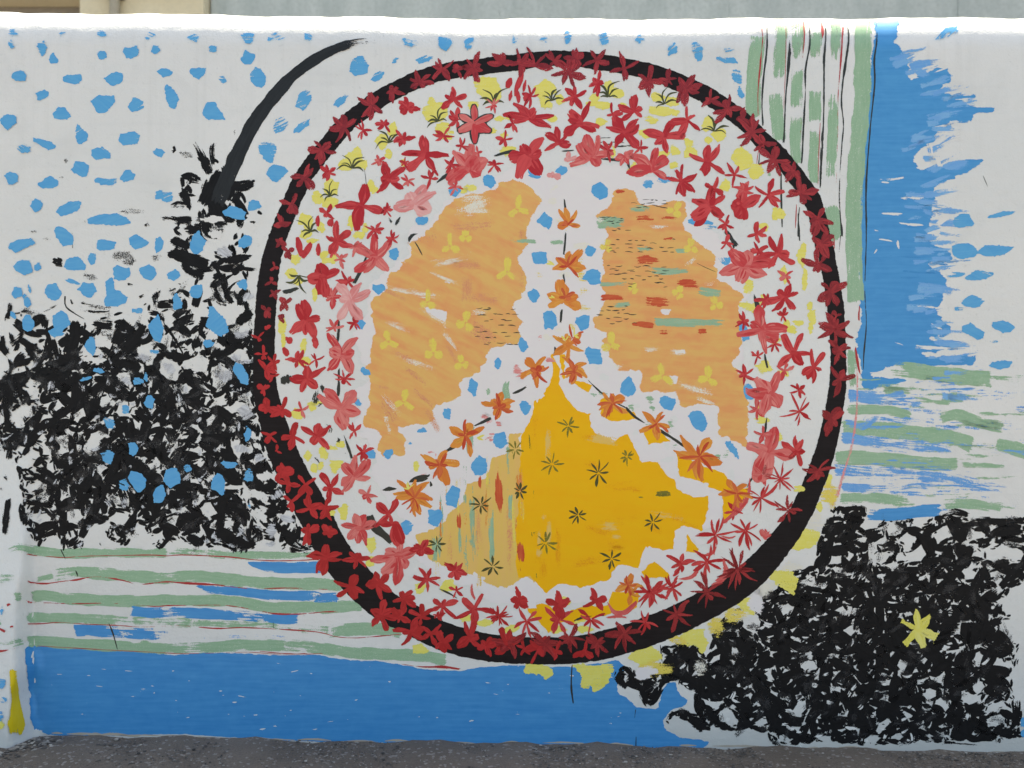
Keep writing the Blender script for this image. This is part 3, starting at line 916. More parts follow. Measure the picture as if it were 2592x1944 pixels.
def blacks(text, layer=7, mat='black', name='black_stroke', **kw):
    """'crop x,y,w ...' strokes separated by '/'; a trailing '!d0,d1' sets dryness."""
    ox = ''
    for s in text.split('/'):
        s = s.strip()
        if not s:
            continue
        dry = (.05, .25)
        if '!' in s:
            s, d = s.split('!')
            dry = tuple(float(x) for x in d.split(','))
        if s[0] not in 'ABCD':
            s = ox + ' ' + s
        ox = s.split()[0]
        pts = P(s)
        line(name, mat, pts, [p[2] * SC for p in pts], layer, dry=dry, **kw)
blacks('''A1 1480,1230,70 1430,1130,75 1390,1050,60 1350,985,40 !.2,.5 / 1560,1200,110 1500,1330,150 1440,1450,150 !.0,.15 / 1500,1170,50 1480,1060,60 1500,985,55 !.2,.55 / 1610,1300,85 1690,1300,90 1760,1275,70 1790,1245,30 !0,.1
 / 1350,1470,60 1300,1380,80 1245,1340,40 !.1,.3 / 1480,1400,120 1540,1500,160 1580,1590,120 !.1,.3 / 1340,1450,90 1250,1420,60 1200,1450,50 !.3,.5 / 1360,1560,110 1250,1560,100 1110,1520,30 !.0,.45
 / 1400,1590,90 1340,1610,80 1280,1600,40 !.1,.4 / 1430,1540,160 1450,1640,120 1540,1650,90 !.2,.4 / 1400,1250,80 1340,1240,90 1330,1210,60 !.5,.6 / 1620,1480,90 1690,1560,80 1660,1600,60 !.35,.6 / 1800,1480,40 1835,1500,26 !.1,.4
 / 1210,1010,30 1225,1060,45 1190,1060,20 !.2,.5 / 1000,1590,30 1040,1560,50 1040,1600,30 !.4,.7 / 600,1540,36 605,1580,30 !.6,.8
 / B1 1200,290,70 1280,330,80 1330,370,40 !.1,.3 / 1160,400,40 1240,400,90 1350,440,110 1470,480,90 !.1,.1 / 1280,440,90 1330,520,80 1440,545,60 !.1,.2 / 1600,450,70 1680,430,80 1770,405,20 !.05,.2 / 1640,480,70 1740,500,50 1820,500,20 !.1,.4
 / 1480,440,60 1550,560,60 1600,700,50 !.1,.2 / 1560,600,60 1590,700,70 1640,740,40 !.1,.3 / 1480,590,60 1510,660,60 1560,740,50 !.45,.65 / 1600,740,80 1540,730,60 1500,700,40 !.2,.6 / 1660,170,60 1690,210,40 !.4,.6
 / 500,210,40 505,360,40 !.9,.8 / 355,430,30 400,450,75 450,455,60 !0,.1 / 500,350,26 515,345,30 !.1,.2 / 1060,700,50 1110,660,60 1130,640,40 !.5,.6 / 970,700,30 1010,680,36 !.3,.6 / 880,600,30 940,615,36 !.3,.6
 / 800,410,60 870,400,50 920,420,50 !.6,.8 / 1090,650,80 1110,760,80 1140,850,70 1180,960,50 !.4,.4 / 1280,770,60 1330,830,80 1300,900,70 1280,980,50 !.6,.5 / 1320,720,60 1360,700,60 !.7,.8
 / 520,860,70 525,950,88 505,1060,90 495,1140,100 !0,.05 / 455,690,16 460,760,18 520,810,14 600,855,6 !0,.2 / 490,730,50 510,720,50 !.05,.3 / 540,790,30 700,800,26 790,790,10 !.5,.3 / 550,730,30 650,740,40 780,740,20 !.75,.85
 / 640,880,60 720,890,80 800,900,90 !.05,.3 / 850,850,50 830,930,90 820,1040,100 !.05,.15 / 1010,880,50 960,970,90 870,1060,110 !.0,.1 / 250,830,50 310,860,90 300,920,60 !.1,.4 / 320,900,40 350,1000,42 375,1075,24 !.1,.1 / 250,830,40 380,760,20 450,720,8 !.5,.6
 / 130,985,40 200,1030,70 290,1060,40 !.1,.3 / 210,1040,50 290,1070,40 360,1080,20 !.3,.7 / 60,720,30 70,780,60 40,860,30 !.3,.4 / 20,960,30 30,1060,70 70,1100,50 !.1,.2 / -20,1000,60 20,1080,50 !.1,.2 / 60,1120,30 80,1200,46 40,1290,50 !.4,.4 / 30,1290,50 40,1400,60 30,1500,50 !.35,.4
 / 150,1180,70 260,1190,70 350,1230,80 !.4,.1 / 330,1080,50 350,1140,40 !.5,.6 / 1150,1080,40 1100,1140,60 1080,1190,40 !.1,.3 / 1200,1100,90 1290,1120,70 1310,1060,40 !.05,.1 / 1370,1060,90 1400,960,70 1420,860,40 !.05,.1
 / 1230,960,70 1210,1060,80 !.3,.1 / 1150,880,20 1230,1000,26 1290,1110,20 !.2,.2 / 1660,900,70 1710,830,90 1780,830,70 !.05,.1 / 1580,980,70 1660,980,80 1760,1000,60 !.05,.2 / 1460,1120,30 1560,1080,40 1590,1040,20 !.2,.3 / 1720,1060,70 1790,1100,60 !.1,.2
 / 1690,1300,60 1740,1340,60 1660,1370,50 !.2,.4 / 1280,1240,90 1380,1230,80 1450,1300,80 !.1,.2
 / C1 30,60,60 60,160,70 40,260,60 !.2,.4 / 20,260,50 70,330,60 60,460,60 !.3,.4 / 60,720,40 50,800,70 40,900,60 30,980,50 !.2,.3 / 20,560,40 60,600,40 !.5,.7 / 0,640,40 20,700,30 !.4,.7
 / 1960,960,80 2060,1000,100 2140,1060,110 2200,1070,80 !.05,.2 / 1110,1080,40 1180,1000,60 1230,920,60 !.1,.3 / 1640,1060,90 1650,1110,40 !.1,.5 / 2020,1090,60 2100,1085,40 !.3,.6 / 1780,1090,60 1890,1100,50 !.75,.85
 / 2090,200,50 2110,230,40 !.5,.7 / D2 360,110,60 440,130,60 540,120,40 !.3,.6''', rag=6)
blacks('''C4 900,790,50 1000,790,60 1090,800,60 1080,850,40 !.1,.3 / 1600,860,40 1720,820,70 1830,850,40 !.45,.2 / 1860,880,60 2000,880,70 2100,890,70 2230,880,60 !.1,.3 / 1950,1000,60 2100,960,60 2200,960,70 !.1,.3
 / D3 990,1000,60 1040,1070,70 1070,1120,30 !.3,.2 / 1060,960,50 1110,1020,60 1140,1090,50 !.2,.3 / 1100,960,40 1160,1080,70 1210,1220,50 !.2,.3 / 1150,1030,60 1260,980,90 1330,940,60 !.5,.6 / 1320,1100,30 1260,1190,60 1200,1220,40 !.4,.3
 / 1330,880,50 1400,840,110 1440,800,80 !.6,.5 / 1440,900,60 1520,840,100 1560,800,60 !.3,.1 / 1345,1350,40 1360,1300,40 1460,1260,36 1510,1290,50 1560,1360,60 1610,1400,40 !.35,.25 / 1640,1260,60 1700,1330,100 1780,1350,100 !.5,.6
 / 1810,1400,30 1900,1370,50 1980,1330,60 !.2,.3 / 2060,1460,40 2150,1480,60 2200,1500,50 !.4,.6 / D4 430,1470,40 520,1490,50 560,1470,40 !.4,.6 / 1640,1480,30 1800,1490,30 1900,1500,30 !.4,.6 / 2040,1500,50 2030,1440,60 !.2,.5
 / 2120,1040,14 2160,1060,6 !.1,.2 / 2150,950,50 2170,880,40 !.4,.6''', rag=6)

# the big sweeping arc
line('painted_arc', 'arc', [(1000, 76), (975, 88), (948, 104), (890, 112), (820, 138), (745, 189), (684, 255), (643, 312), (616, 362), (592, 412), (570, 462), (548, 520)],
     [6, 10, 16, 23, 29, 33, 37, 39, 41, 43, 45, 38], 9, label='black tapering arc sweeping up and right from the thicket', dry=(.75, .5, .2, .05, 0, 0, .0, .05, .1, .1, .35), rag=3)

# the bare gaps recorded between the black strokes: x, y, half width, half height, tilt
CHIPS = []
CHIPS += P('''C1 410,80,70,18,-40 190,110,60,40,30 310,160,45,40 280,290,60,24,0 440,330,50,40 455,390,40,40 480,460,30,28 370,510,32,40,90 640,370,70,40,-20 570,130,60,40,-30 740,40,20,60,30 720,50,30,40
 690,280,70,40,-20 780,200,50,40 960,210,55,24,20 1000,240,30,14 1180,165,20,18 1090,255,14,14 1290,95,22,34,80 1450,40,28,22 1360,220,22,50,75 1470,180,60,26,-30 1320,290,90,14,-5 1140,300,60,16,0 1220,380,20,60,30
 1375,390,28,50,70 1310,400,14,16 1080,490,26,46,80 1060,300,20,12 900,290,18,34 890,420,30,16 980,340,12,20 300,720,48,40 440,680,40,24,-30 440,715,40,20 240,640,80,26,-12 210,575,40,10,5 750,660,26,14 800,730,50,26,30 870,755,50,14,-5
 520,850,60,60 300,870,70,32,-20 250,850,30,50 1360,610,20,40,60 1280,720,28,50,90 1390,740,30,30 1460,800,60,40,20 1220,880,70,36,-8 850,870,80,50,20 680,950,60,60 740,910,30,40,90 1090,1000,70,24,-40 1220,980,40,18,-30
 1550,990,24,14 1490,905,14,14 1330,870,12,12 1640,650,18,60,80 1600,590,12,20 1640,720,12,14 1420,490,30,30 1440,530,16,20 1340,460,50,16,40 510,975,10,14 370,1040,60,50 690,1040,60,30 990,1000,40,80,90 1150,990,26,14
 180,470,40,60,80 230,420,30,60,80 150,380,40,20,20 330,400,40,20 120,140,40,60 140,200,30,40 290,490,16,14 340,540,12,14 60,130,30,40 30,170,24,60 85,240,24,22 60,420,40,40 660,740,16,18 610,770,12,12 1540,60,20,50,80
 1690,20,20,30 1640,90,30,50,80 700,520,60,26,-30 690,570,40,14,-20
 B1 740,960,60,40,-20 720,1010,70,30,0 770,1050,40,20,0 1000,1080,50,60 1060,1120,60,40 1290,1080,20,70,-70 1310,1160,40,40 1180,1190,90,60,20 1200,1250,60,30 1390,1180,70,90 1420,1250,50,30 1540,1230,80,60 1540,1300,60,30
 1200,980,40,60,50 1700,950,60,50 1600,860,40,50 1640,1090,30,60 1700,1110,36,50 240,1300,50,24,-10 230,1370,60,40 870,1250,60,30,20 900,1300,40,20 590,1310,50,16,-10 680,1230,60,20,-10 1310,1330,30,70,70 1200,1370,30,24 1120,1360,30,20
 1720,1390,50,40 1700,1480,50,50 1550,1400,20,40 1450,1430,30,18 1290,1480,20,26 880,1350,40,20,0 860,1480,50,60 930,1440,30,30 1090,1400,16,40 1040,1500,50,16,0 210,1180,20,20 160,1210,40,30 700,1140,50,20,0 620,1130,60,20,5''')
CHIPS += P('''C4 920,890,34,28 940,940,20,34,60 1110,920,60,24,0 1310,930,60,40 1290,960,40,20 1400,1000,34,60,90 1490,880,60,40,-40 1450,930,20,30 1650,950,60,28,-40 1620,1010,70,26,-40 1400,1060,40,30 1220,1020,24,40,60 1150,1070,40,40 1130,1130,24,36,80
 1220,1140,70,40,-20 1000,1110,30,30 880,1150,36,50,80 910,1230,34,30 1000,1160,40,24 1350,1140,40,26,-20 1460,1130,80,40,-5 1490,1080,60,40 1280,1200,20,60,85 1300,1290,60,18,0 1210,1300,50,14,0 1360,1310,30,14 1110,1300,40,14,-40 730,1325,30,12,0 880,1330,28,10,-10
 740,1280,24,12 800,1340,26,40,90 790,1460,14,50,70 850,1440,40,14,30 920,1490,22,50,-50 1030,1420,18,28,90 1160,1385,12,12 1460,1430,26,18 1530,1440,30,26 1670,1420,20,16 1520,1300,20,36,-40 1610,1290,40,26 1830,1250,60,40,20 2020,1250,20,90,75 2030,1300,30,30
 1750,1365,44,18,20 1860,980,90,30,-5 1700,970,50,24 1880,1120,60,26,-20 1980,1060,90,16,-30 2120,1100,110,50,20 2000,1120,60,40 1690,1140,40,18 2150,1380,50,60 2140,1450,60,40 1990,1490,50,20,20 2140,1580,60,30,-20 2100,1620,60,60 1710,1540,50,16,20 1190,1490,18,12 1130,1480,16,12
 1060,1555,24,12 1240,1555,16,8 2150,1000,50,24 700,1190,60,14,10 660,1210,30,14
 D4 300,640,70,70 560,540,100,22,-40 480,610,50,22,-60 610,690,40,26 640,620,14,60,90 790,660,24,24 760,720,20,24 410,690,40,18,50 430,740,20,16 510,740,20,18 150,700,20,50,60 160,820,20,36,80 60,890,50,24,-20 60,820,40,16 290,890,60,14,-50 520,860,50,12,-45 600,805,26,10 380,810,24,14
 660,940,60,24,-20 730,940,40,24,40 610,995,16,12 430,980,30,20 170,1020,50,18,-5 320,1080,24,12 400,1100,12,16 540,990,30,12 640,1240,90,34,-45 870,1245,30,20 820,1230,30,10 940,1110,50,18,20 1050,1085,30,16 1140,1120,14,14 1110,1245,30,30 970,1245,24,20 790,1150,16,8
 960,920,70,14,-5 920,1000,60,12,10 970,1000,40,10 870,800,26,18 1000,690,30,50,80 980,750,40,24 1010,800,26,16 1120,690,30,30 1160,775,40,14,20 1280,750,60,20,30 1100,860,50,14 1180,920,50,20,-20 1290,910,60,24,40 1370,960,60,30,50 1430,990,50,16,-20 1510,920,30,44
 1600,840,50,30,-20 1410,835,14,10 1680,850,12,20 1740,770,20,16 1870,710,30,18 1620,1030,60,36,-10 1730,1025,50,14,-5 1490,1040,30,20 1250,1060,60,20,-5 1560,1130,50,44,-40 1500,1170,30,16 1640,1220,60,44,20 1610,1350,70,24,30 1560,1310,18,16 1830,1170,90,40,20
 1890,1090,40,50 1880,1220,50,18,20 1400,1290,50,24,-20 1270,1330,60,16,-20 1220,1380,60,26,-20 1830,1365,60,10,-10 2010,1330,44,80,70 2100,1250,90,20,40 2000,1230,24,60,70 2030,940,60,40,-70 2090,1040,34,26,40 2100,930,20,30 2050,790,20,50,70 2150,720,60,90
 1140,1460,60,26,-5 1330,1450,60,20,0 930,1380,24,50,-60 720,1390,20,60,60 610,1390,40,30 370,1340,24,60,80 230,1400,80,14,-15 130,1300,60,60 30,1200,36,80,-70 190,1330,20,40,60 820,1450,50,24,0 530,1460,40,24 640,1450,30,14 1800,885,40,10,-30 1760,910,50,8,20 1900,880,60,40,0 1280,530,14,24 1320,530,16,12
 1390,580,20,12 1600,560,30,14 300,1150,16,14 200,1150,30,8 470,1140,16,20 220,1100,12,8 420,1020,40,30 1200,1010,16,14 1020,560,18,30''')

def thicket(region, n_max, target, wet, size, label, angle=0.0, aspread=1.6, keep=.88):
    """Overlapping leaf-like black strokes laid until the region is covered, sparing the recorded bare gaps."""
    poly = np.array([p[:2] for p in region], float)
    x0, y0 = poly.min(0) - 10
    x1, y1 = poly.max(0) + 10
    g = 3.0
    W_, H_ = int((x1 - x0) / g) + 1, int((y1 - y0) / g) + 1
    yy, xx = np.mgrid[0:H_, 0:W_]
    px = xx * g + x0
    py = yy * g + y0
    ins = in_poly(np.stack([px.ravel(), py.ravel()], -1), poly).reshape(H_, W_)
    prot = np.zeros((H_, W_), bool)
    for t in CHIPS:
        cx, cy, w, h = t[0], t[1], t[2] * SC * keep, t[3] * SC * keep
        if not (x0 < cx < x1 and y0 < cy < y1):
            continue
        r = R_(t[4]) if len(t) > 4 else rnd.uniform(0, 3)
        u = (px - cx) * math.cos(r) + (py - cy) * math.sin(r)
        v = -(px - cx) * math.sin(r) + (py - cy) * math.cos(r)
        prot |= (u / max(w, 1.5)) ** 2 + (v / max(h, 1.5)) ** 2 < 1
    cov = np.zeros((H_, W_), bool)
    free = ins & ~prot
    tot = free.sum()
    M = Mesh()
    for k in range(n_max):
        if k % 40 == 0:
            left = np.argwhere(free & ~cov)
            if len(left) < (1 - target) * tot:
                break
        for _ in range(30):
            j, i = left[rnd.randrange(len(left))]
            if not cov[j, i]:
                break
        best = None
        for tr in range(9):
            sc = 1 - .085 * tr
            l = rnd.uniform(*size) * sc
            w = min(l * rnd.uniform(.28, .5), rnd.uniform(22, 34))
            a = angle + rnd.gauss(0, aspread)
            cx, cy = px[j, i], py[j, i]
            bend = rnd.uniform(-.2, .2)
            pts = [(cx - .5 * l * math.cos(a - bend), cy - .5 * l * math.sin(a - bend)), (cx, cy), (cx + .5 * l * math.cos(a + bend), cy + .5 * l * math.sin(a + bend))]
            pad = int(l / g * .75) + 4
            J0, J1, I0, I1 = max(0, j - pad), min(H_, j + pad), max(0, i - pad), min(W_, i + pad)
            pX, pY = px[J0:J1, I0:I1], py[J0:J1, I0:I1]
            m = np.zeros(pX.shape, bool)
            for t_ in np.linspace(-.5, .5, 7):
                qx = cx + t_ * l * math.cos(a + bend * t_ * 2)
                qy = cy + t_ * l * math.sin(a + bend * t_ * 2)
                rr = .5 * w * (1 - 1.1 * t_ * t_)
                m |= (pX - qx) ** 2 + (pY - qy) ** 2 < rr * rr
            bad = (m & (prot | ~ins)[J0:J1, I0:I1]).sum() / max(1, m.sum())
            if best is None or bad < best[0]:
                best = (bad, pts, w, m, (J0, J1, I0, I1))
            if bad < .03:
                break
        bad, pts, w, m, (J0, J1, I0, I1) = best
        if bad > .2:
            cov[j, i] = True
            continue
        cov[J0:J1, I0:I1] |= m
        d0 = rnd.uniform(0, .25) * (1.4 - wet)
        w *= 1.12
        d1 = rnd.uniform(.1, .95 - .45 * wet) if rnd.random() < .6 else rnd.uniform(.6, .85)
        stroke(M, pts, [w * rnd.uniform(.4, .8), w, w * rnd.uniform(.35, .9)], lift_for(6), dry=(d0, d0 * .6, d1), rag=2.2, step=7, wob=.10)
    o = M.build('black_brushwork', 'black', label=label)
    o['kind'] = 'stuff'
    return o
thicket(thicket_l, 1500, .972, .78, (24, 84), 'dense thicket of black brush strokes left of the flower ring', -.7, 1.2)
thicket(thicket_r, 2200, .99, .88, (24, 92), 'dense thicket of black brush strokes below the right side of the ring', -.4, 1.0)
climb = [(x * 1.1718, y * 1.1718) for x, y in ((425, 330), (480, 345), (520, 400), (560, 480), (535, 560), (550, 640), (552, 770), (470, 800), (300, 790), (170, 790), (20, 800), (8, 690), (60, 660), (120, 700), (200, 690), (330, 650), (400, 600), (360, 520), (395, 440), (385, 380))]
thicket(climb, 190, .5, .3, (24, 58), 'loose black strokes climbing from the thicket to the foot of the arc', -.6, 1.1)
climb2 = [(x * 1.1718, y * 1.1718) for x, y in ((20, 760), (150, 700), (330, 690), (480, 700), (545, 720), (550, 830), (300, 840), (20, 840))]
thicket(climb2, 200, .62, .6, (28, 66), 'black strokes along the upper edge of the thicket', -.9, .9)
edge_l = P('B1 1600,960 1700,880 1780,880 1775,1100 1790,1300 1830,1600 C1 1850,300 1905,480 2000,690 2080,850 2170,1000 2120,1085 1990,1075 1850,1000 1760,880 1690,560 1640,300 B1 1620,1100')
thicket(edge_l, 260, .72, .5, (24, 56), 'black strokes squeezed between the thicket and the ring', -.7, 1.2)
M2 = Mesh()
for k in range(420):
    left = k % 2
    q = np.array([[rnd.uniform(0, 660), rnd.uniform(820, 1390)]]) if left else np.array([[rnd.uniform(1650, 2590), rnd.uniform(1310, 1880)]])
    if not in_poly(q, np.array([p[:2] for p in (thicket_l if left else thicket_r)]))[0]:
        continue
    a = rnd.gauss(R_(-50), .8) if left else rnd.gauss(R_(-20), .7)
    l = rnd.uniform(10, 36)
    x, y = q[0]
    stroke(M2, [(x, y), (x + .5 * l * math.cos(a + .2), y + .5 * l * math.sin(a + .2)), (x + l * math.cos(a), y + l * math.sin(a))], [rnd.uniform(4, 12), rnd.uniform(7, 22), rnd.uniform(3, 10)], lift_for(7),
           dry=(rnd.uniform(.3, .7), rnd.uniform(.4, .68), .85), rag=4, step=6, mi=k % 2)
for k in range(520):
    left = k % 2
    q = np.array([[rnd.uniform(0, 660), rnd.uniform(700, 1390)]]) if left else np.array([[rnd.uniform(1650, 2590), rnd.uniform(1310, 1880)]])
    regs = (thicket_l, climb, climb2, edge_l) if left else (thicket_r,)
    if not any(in_poly(q, np.array([p[:2] for p in rg]))[0] for rg in regs):
        continue
    a = rnd.gauss(R_(-50), .8) if left else rnd.gauss(R_(-20), .7)
    l = rnd.uniform(22, 64)
    x, y = q[0]
    stroke(M2, [(x - .5 * l * math.cos(a), y - .5 * l * math.sin(a)), (x, y + rnd.uniform(-3, 3)), (x + .5 * l * math.cos(a), y + .5 * l * math.sin(a))], [rnd.uniform(8, 18), rnd.uniform(14, 30), rnd.uniform(6, 16)], lift_for(7),
           dry=(rnd.uniform(.25, .5), rnd.uniform(.3, .55), .8), rag=6, step=7, mi=2)
o = M2.build('dry_brush_streak', ['white', 'greywht', 'smoke'], label='dry grey brush streaks through the black strokes')
o['kind'] = 'stuff'
# smeared greyish white brush patches beside the ring's left edge
for x, y, w, h, r in P('''C1 1720,130,70,80,20 1690,370,90,60,20 1810,360,60,60,0 1830,440,60,60,10 1850,560,70,110,70 1820,700,120,70,30 1950,700,50,90,60 1830,830,90,70,40 2010,870,90,40,20 1900,960,80,60,80 1900,1040,70,30,0
 B1 1560,380,90,80,20 1660,620,80,90,10 1740,700,70,60,0 1660,800,80,70,30 1480,960,110,90,30 1700,960,70,60,0 1560,1250,100,80,20 1380,1180,80,90,0 1180,1190,100,70,20 1700,1480,70,60,0 1640,1120,60,60,0 1520,260,80,60,0 1480,150,90,50,0 1740,200,90,60,0
 1000,1120,80,60,0 880,1280,80,50,20'''):
    patch('smeared_patch', 'white' if rnd.random() < .45 else 'greywht', oval(x, y, w * SC * .85, h * SC * .8, R_(r), 6, .35), 8, rag=8, amp=2, ang=rnd.uniform(0, 3), drygrad=(rnd.uniform(0, 6), .6))
for x, y, w, h, r in P('A1 1420,1530,60,40,0 1520,1600,60,40,0 1250,1440,60,30,0 930,1480,90,30,0 B1 850,410,90,40,0 330,290,40,20,0 240,240,26,20,0 1560,610,60,60,0 640,560,70,30,20 900,440,60,30,0 700,770,90,30,0 540,1080,60,30,0 1100,420,40,30,0 A1 1640,920,20,30,0 1300,1080,60,30,10 460,1125,16,20,0 430,1240,20,10,0'):
    patch('smoky_smear', 'smoke', oval(x, y, w * SC, h * SC, R_(r), 8, .2), 7, rag=12, amp=2, dry=.35)

# ---- L9: blue dots
DOTS = P('''A1 90,240,42,38,.45 80,320,34,52,.35 300,340,40,58,.25 370,412,38,45 450,235,44,40,.6 715,245,46,34,.35 715,388,46,40,.2 930,365,62,45 1055,240,46,42,.45 1098,352,42,36,.25 1350,265,56,36,.3 1488,345,38,38,.25 1735,262,54,46,.35 1735,405,54,56
 1930,272,76,34,.45 2155,260,40,40,.4 130,535,58,44 510,555,74,40,0,-5 810,548,80,56 1155,510,58,36,0,10 1385,505,64,46 1560,558,46,38,.4 1810,550,72,86,.12 295,665,52,40 435,795,66,52,0,15 725,715,84,74,0,20 955,728,54,58 1195,670,58,84,0,-25 1490,790,88,66,.05,25
 60,848,56,58 560,940,50,78,.05,-8 900,970,78,60 320,1012,88,34,.05,20 170,1045,62,38,.35,15 705,1075,70,46,0,15 1110,1065,48,44,.1 560,1185,68,58,0,20 85,1245,52,54 345,1280,72,44 740,1270,90,38,.25 895,1240,70,46 260,1435,54,64 490,1455,90,50,0,-12 785,1540,162,54,.05
 1150,1370,80,46,.25 1650,1490,90,44,0,12 1785,1440,58,44 2130,690,74,80,.25 1970,880,70,70,.45 2110,885,96,34,.2,-28 1875,1060,68,88,.35 1935,1208,78,72
 A2 850,470,72,78,.2 985,530,72,36,.2,-35 1105,425,52,22,.35,-38 1305,420,78,36,.3,-18 730,700,70,34,.35,-40 1215,300,78,52,.5 1460,300,66,48,.2,35 1625,310,48,50,.3
 A3 300,280,46,44,.45 490,265,38,40,.55 650,265,44,58,.4,-30 910,275,50,62,.4,-35 1165,285,42,42,.45,20 1385,335,46,66,.3,-20 1560,360,46,80,.3,-12 1770,420,80,34,.2,10 1840,530,46,70,.35,-10 1860,640,30,60,.3,-15 1800,350,70,26,.65
 B1 440,262,86,66,0,40 155,328,92,46,.05,-12 740,328,82,46 970,315,80,52,0,10 1110,330,44,58 1385,310,52,80 1720,315,62,50 160,490,84,52 265,490,28,42,.1 530,470,84,52 645,420,44,48 845,530,62,56 1030,530,62,62 1215,540,46,46 505,588,64,26,.1,20 610,638,66,56
 120,660,42,54 210,635,16,44,.1,-15 190,722,30,52,.1,-30 368,660,60,64 770,640,38,104 805,705,86,66 1375,655,52,58 1235,735,44,70,.15 965,795,48,26,.1 1700,605,42,42 425,865,62,82 200,880,48,56,0,-10 395,945,58,40 100,830,22,50,.2,-35 1090,920,54,104 1080,1080,40,30,.4
 1510,870,70,116,.05,-20 640,1035,48,72,.1 1450,1020,46,30 1690,1235,52,96,.05,-28 600,1270,62,20,.1,-15 690,1210,46,20 970,1285,46,34,.2,20 1020,1250,26,44,.2 1050,1430,42,62,.1 880,1480,40,40,.35
 C1 770,195,52,64,.4 750,430,54,60,.2 930,370,42,54 965,605,62,88 870,625,46,52,.3 1210,580,62,64 1305,505,44,38,.3 1112,700,46,80 1525,620,56,80,0,-20 1600,490,60,34 1745,570,40,52,.2 1735,265,34,60,.15 1745,775,22,30,.3
 A4 1660,235,120,36,.5,-22 B4 1790,165,84,56,.08,10 2030,125,118,24,.1,-12 1780,372,104,58,.05,10 2015,368,150,44,.03,-8 1900,545,98,42,.08,-5 1720,545,90,40,.5 1850,725,86,50,.15 1760,780,46,24,.4 1850,935,86,54,.05,15 2080,900,86,56,.05,18 2000,1010,50,20,.45 2055,1168,84,44,.02
 A2 1525,1335,52,42 1290,1545,48,44 A3 110,1270,50,54 415,1215,56,30,.1,30 615,1190,56,42 875,1340,74,70 500,1545,56,64,0,-25 1215,1285,56,38,.35 1320,1260,66,40,.35
 B2 1100,390,46,44 990,640,50,38,0,20 865,885,40,46 895,1215,42,26,0,35 840,1430,42,26,0,45 1825,1160,34,48 1650,1330,38,60 1470,1510,40,48,.1 1300,1630,40,24,.1
 B3 460,425,60,54,0,35 815,380,42,48 830,560,70,58,0,15 415,685,52,42,0,45 530,860,58,70,.05 755,865,66,62 345,1040,40,56,0,-20 835,1105,72,62,0,30 1075,1320,58,72,0,-30 1350,1440,58,62,.05,-20 1560,1560,60,76,.02,-25 365,1475,46,58,.05 1755,445,58,46,.35,30 1890,940,38,80,.15,-15 1925,1355,46,84,.1,-18 1580,172,96,28,.1,5 1650,205,60,30,.6 1830,520,60,30,.5,40
 C2 1835,310,54,72 1700,500,58,74 1510,715,62,84,.02,25 1385,860,58,72 1185,920,46,58 925,415,50,46 1055,410,48,40 1215,340,28,18,.2 C3 1800,375,30,86,.2,-35
 D1 10,560,18,34,.4 20,1060,44,60,.4 10,1290,24,50,.5 20,1180,36,30,.6 D4 2205,1335,26,44 2212,1420,24,36''')
for t in DOTS:
    x, y, rx, ry = t[:4]
    dry = t[4] if len(t) > 4 else 0
    rot = R_(t[5]) if len(t) > 5 else 0
    inside = (x - 1390) ** 2 / 720 ** 2 + (y - 900) ** 2 / 740 ** 2 < 1
    patch('painted_dot', 'blue', oval(x, y, rx * SC, ry * SC, rot, rnd.choice((6, 7, 8, 9, 11)), .26), 16 if inside else 9, rag=3.0 + 5 * dry, amp=1.0, step=4.5, grid=14,
          ang=rot + rnd.uniform(-.5, .5), dry=dry * .75, drygrad=(rnd.uniform(3.4, 6.0), min(.85, .25 + dry)) if rnd.random() < .6 or dry else None, tone=.5 * dry)

# ---- L10: ring
ring_pts = [(1400, 127.5), (1251, 143), (1095, 165), (980, 213), (907, 260), (850, 307), (781, 391), (745, 440), (716, 506), (685, 579), (663, 645), (651, 717), (645, 789), (640, 862), (638, 934), (642, 1006), (654, 1065),
            (676, 1145), (705, 1217), (741, 1289), (770, 1344), (803, 1409), (840, 1460), (889, 1514), (947, 1564), (1027, 1606), (1106, 1644), (1186, 1667), (1269, 1679), (1360, 1683), (1446, 1682), (1540, 1668),
            (1634, 1641), (1743, 1597), (1837, 1547), (1918, 1492), (1991, 1409), (2056, 1307), (2092, 1217), (2114, 1145), (2130, 1072), (2141, 1000), (2144, 934), (2140, 826), (2134, 753), (2126, 699), (2114, 645),
            (2098, 572), (2079, 499), (2042, 445), (1991, 380), (1944, 336), (1897, 289), (1839, 246), (1792, 217), (1724, 186), (1634, 156), (1507, 134)]
outer = spline(np.array(ring_pts, float), True, 5)
cx0, cy0 = 1390.0, 905.0
ang_w = np.array([-180, -150, -120, -90, -60, -30, 0, 30, 50, 70, 90, 110, 130, 150, 165, 180])     # degrees, picture space (y down)
wid_w = np.array([58, 47, 46, 42, 46, 47, 42, 58, 77, 76, 70, 74, 84, 84, 72, 58])
dd = outer - np.array([cx0, cy0])
aa = np.degrees(np.arctan2(dd[:, 1], dd[:, 0]))
tg = np.roll(outer, -1, 0) - np.roll(outer, 1, 0)
nn_ = np.stack([tg[:, 1], -tg[:, 0]], -1)
nn_ /= np.linalg.norm(nn_, axis=1, keepdims=True)
sgn = np.sign((nn_ * -dd).sum(1))[:, None]
inner = outer + nn_ * sgn * np.interp(aa, ang_w, wid_w)[:, None]
ring = patch('painted_ring', 'ringblk', outer[::2], 10, label='thick black ring around the flowers', rag=2.2, amp=.9, step=7, grid=18, hole=inner[::2])

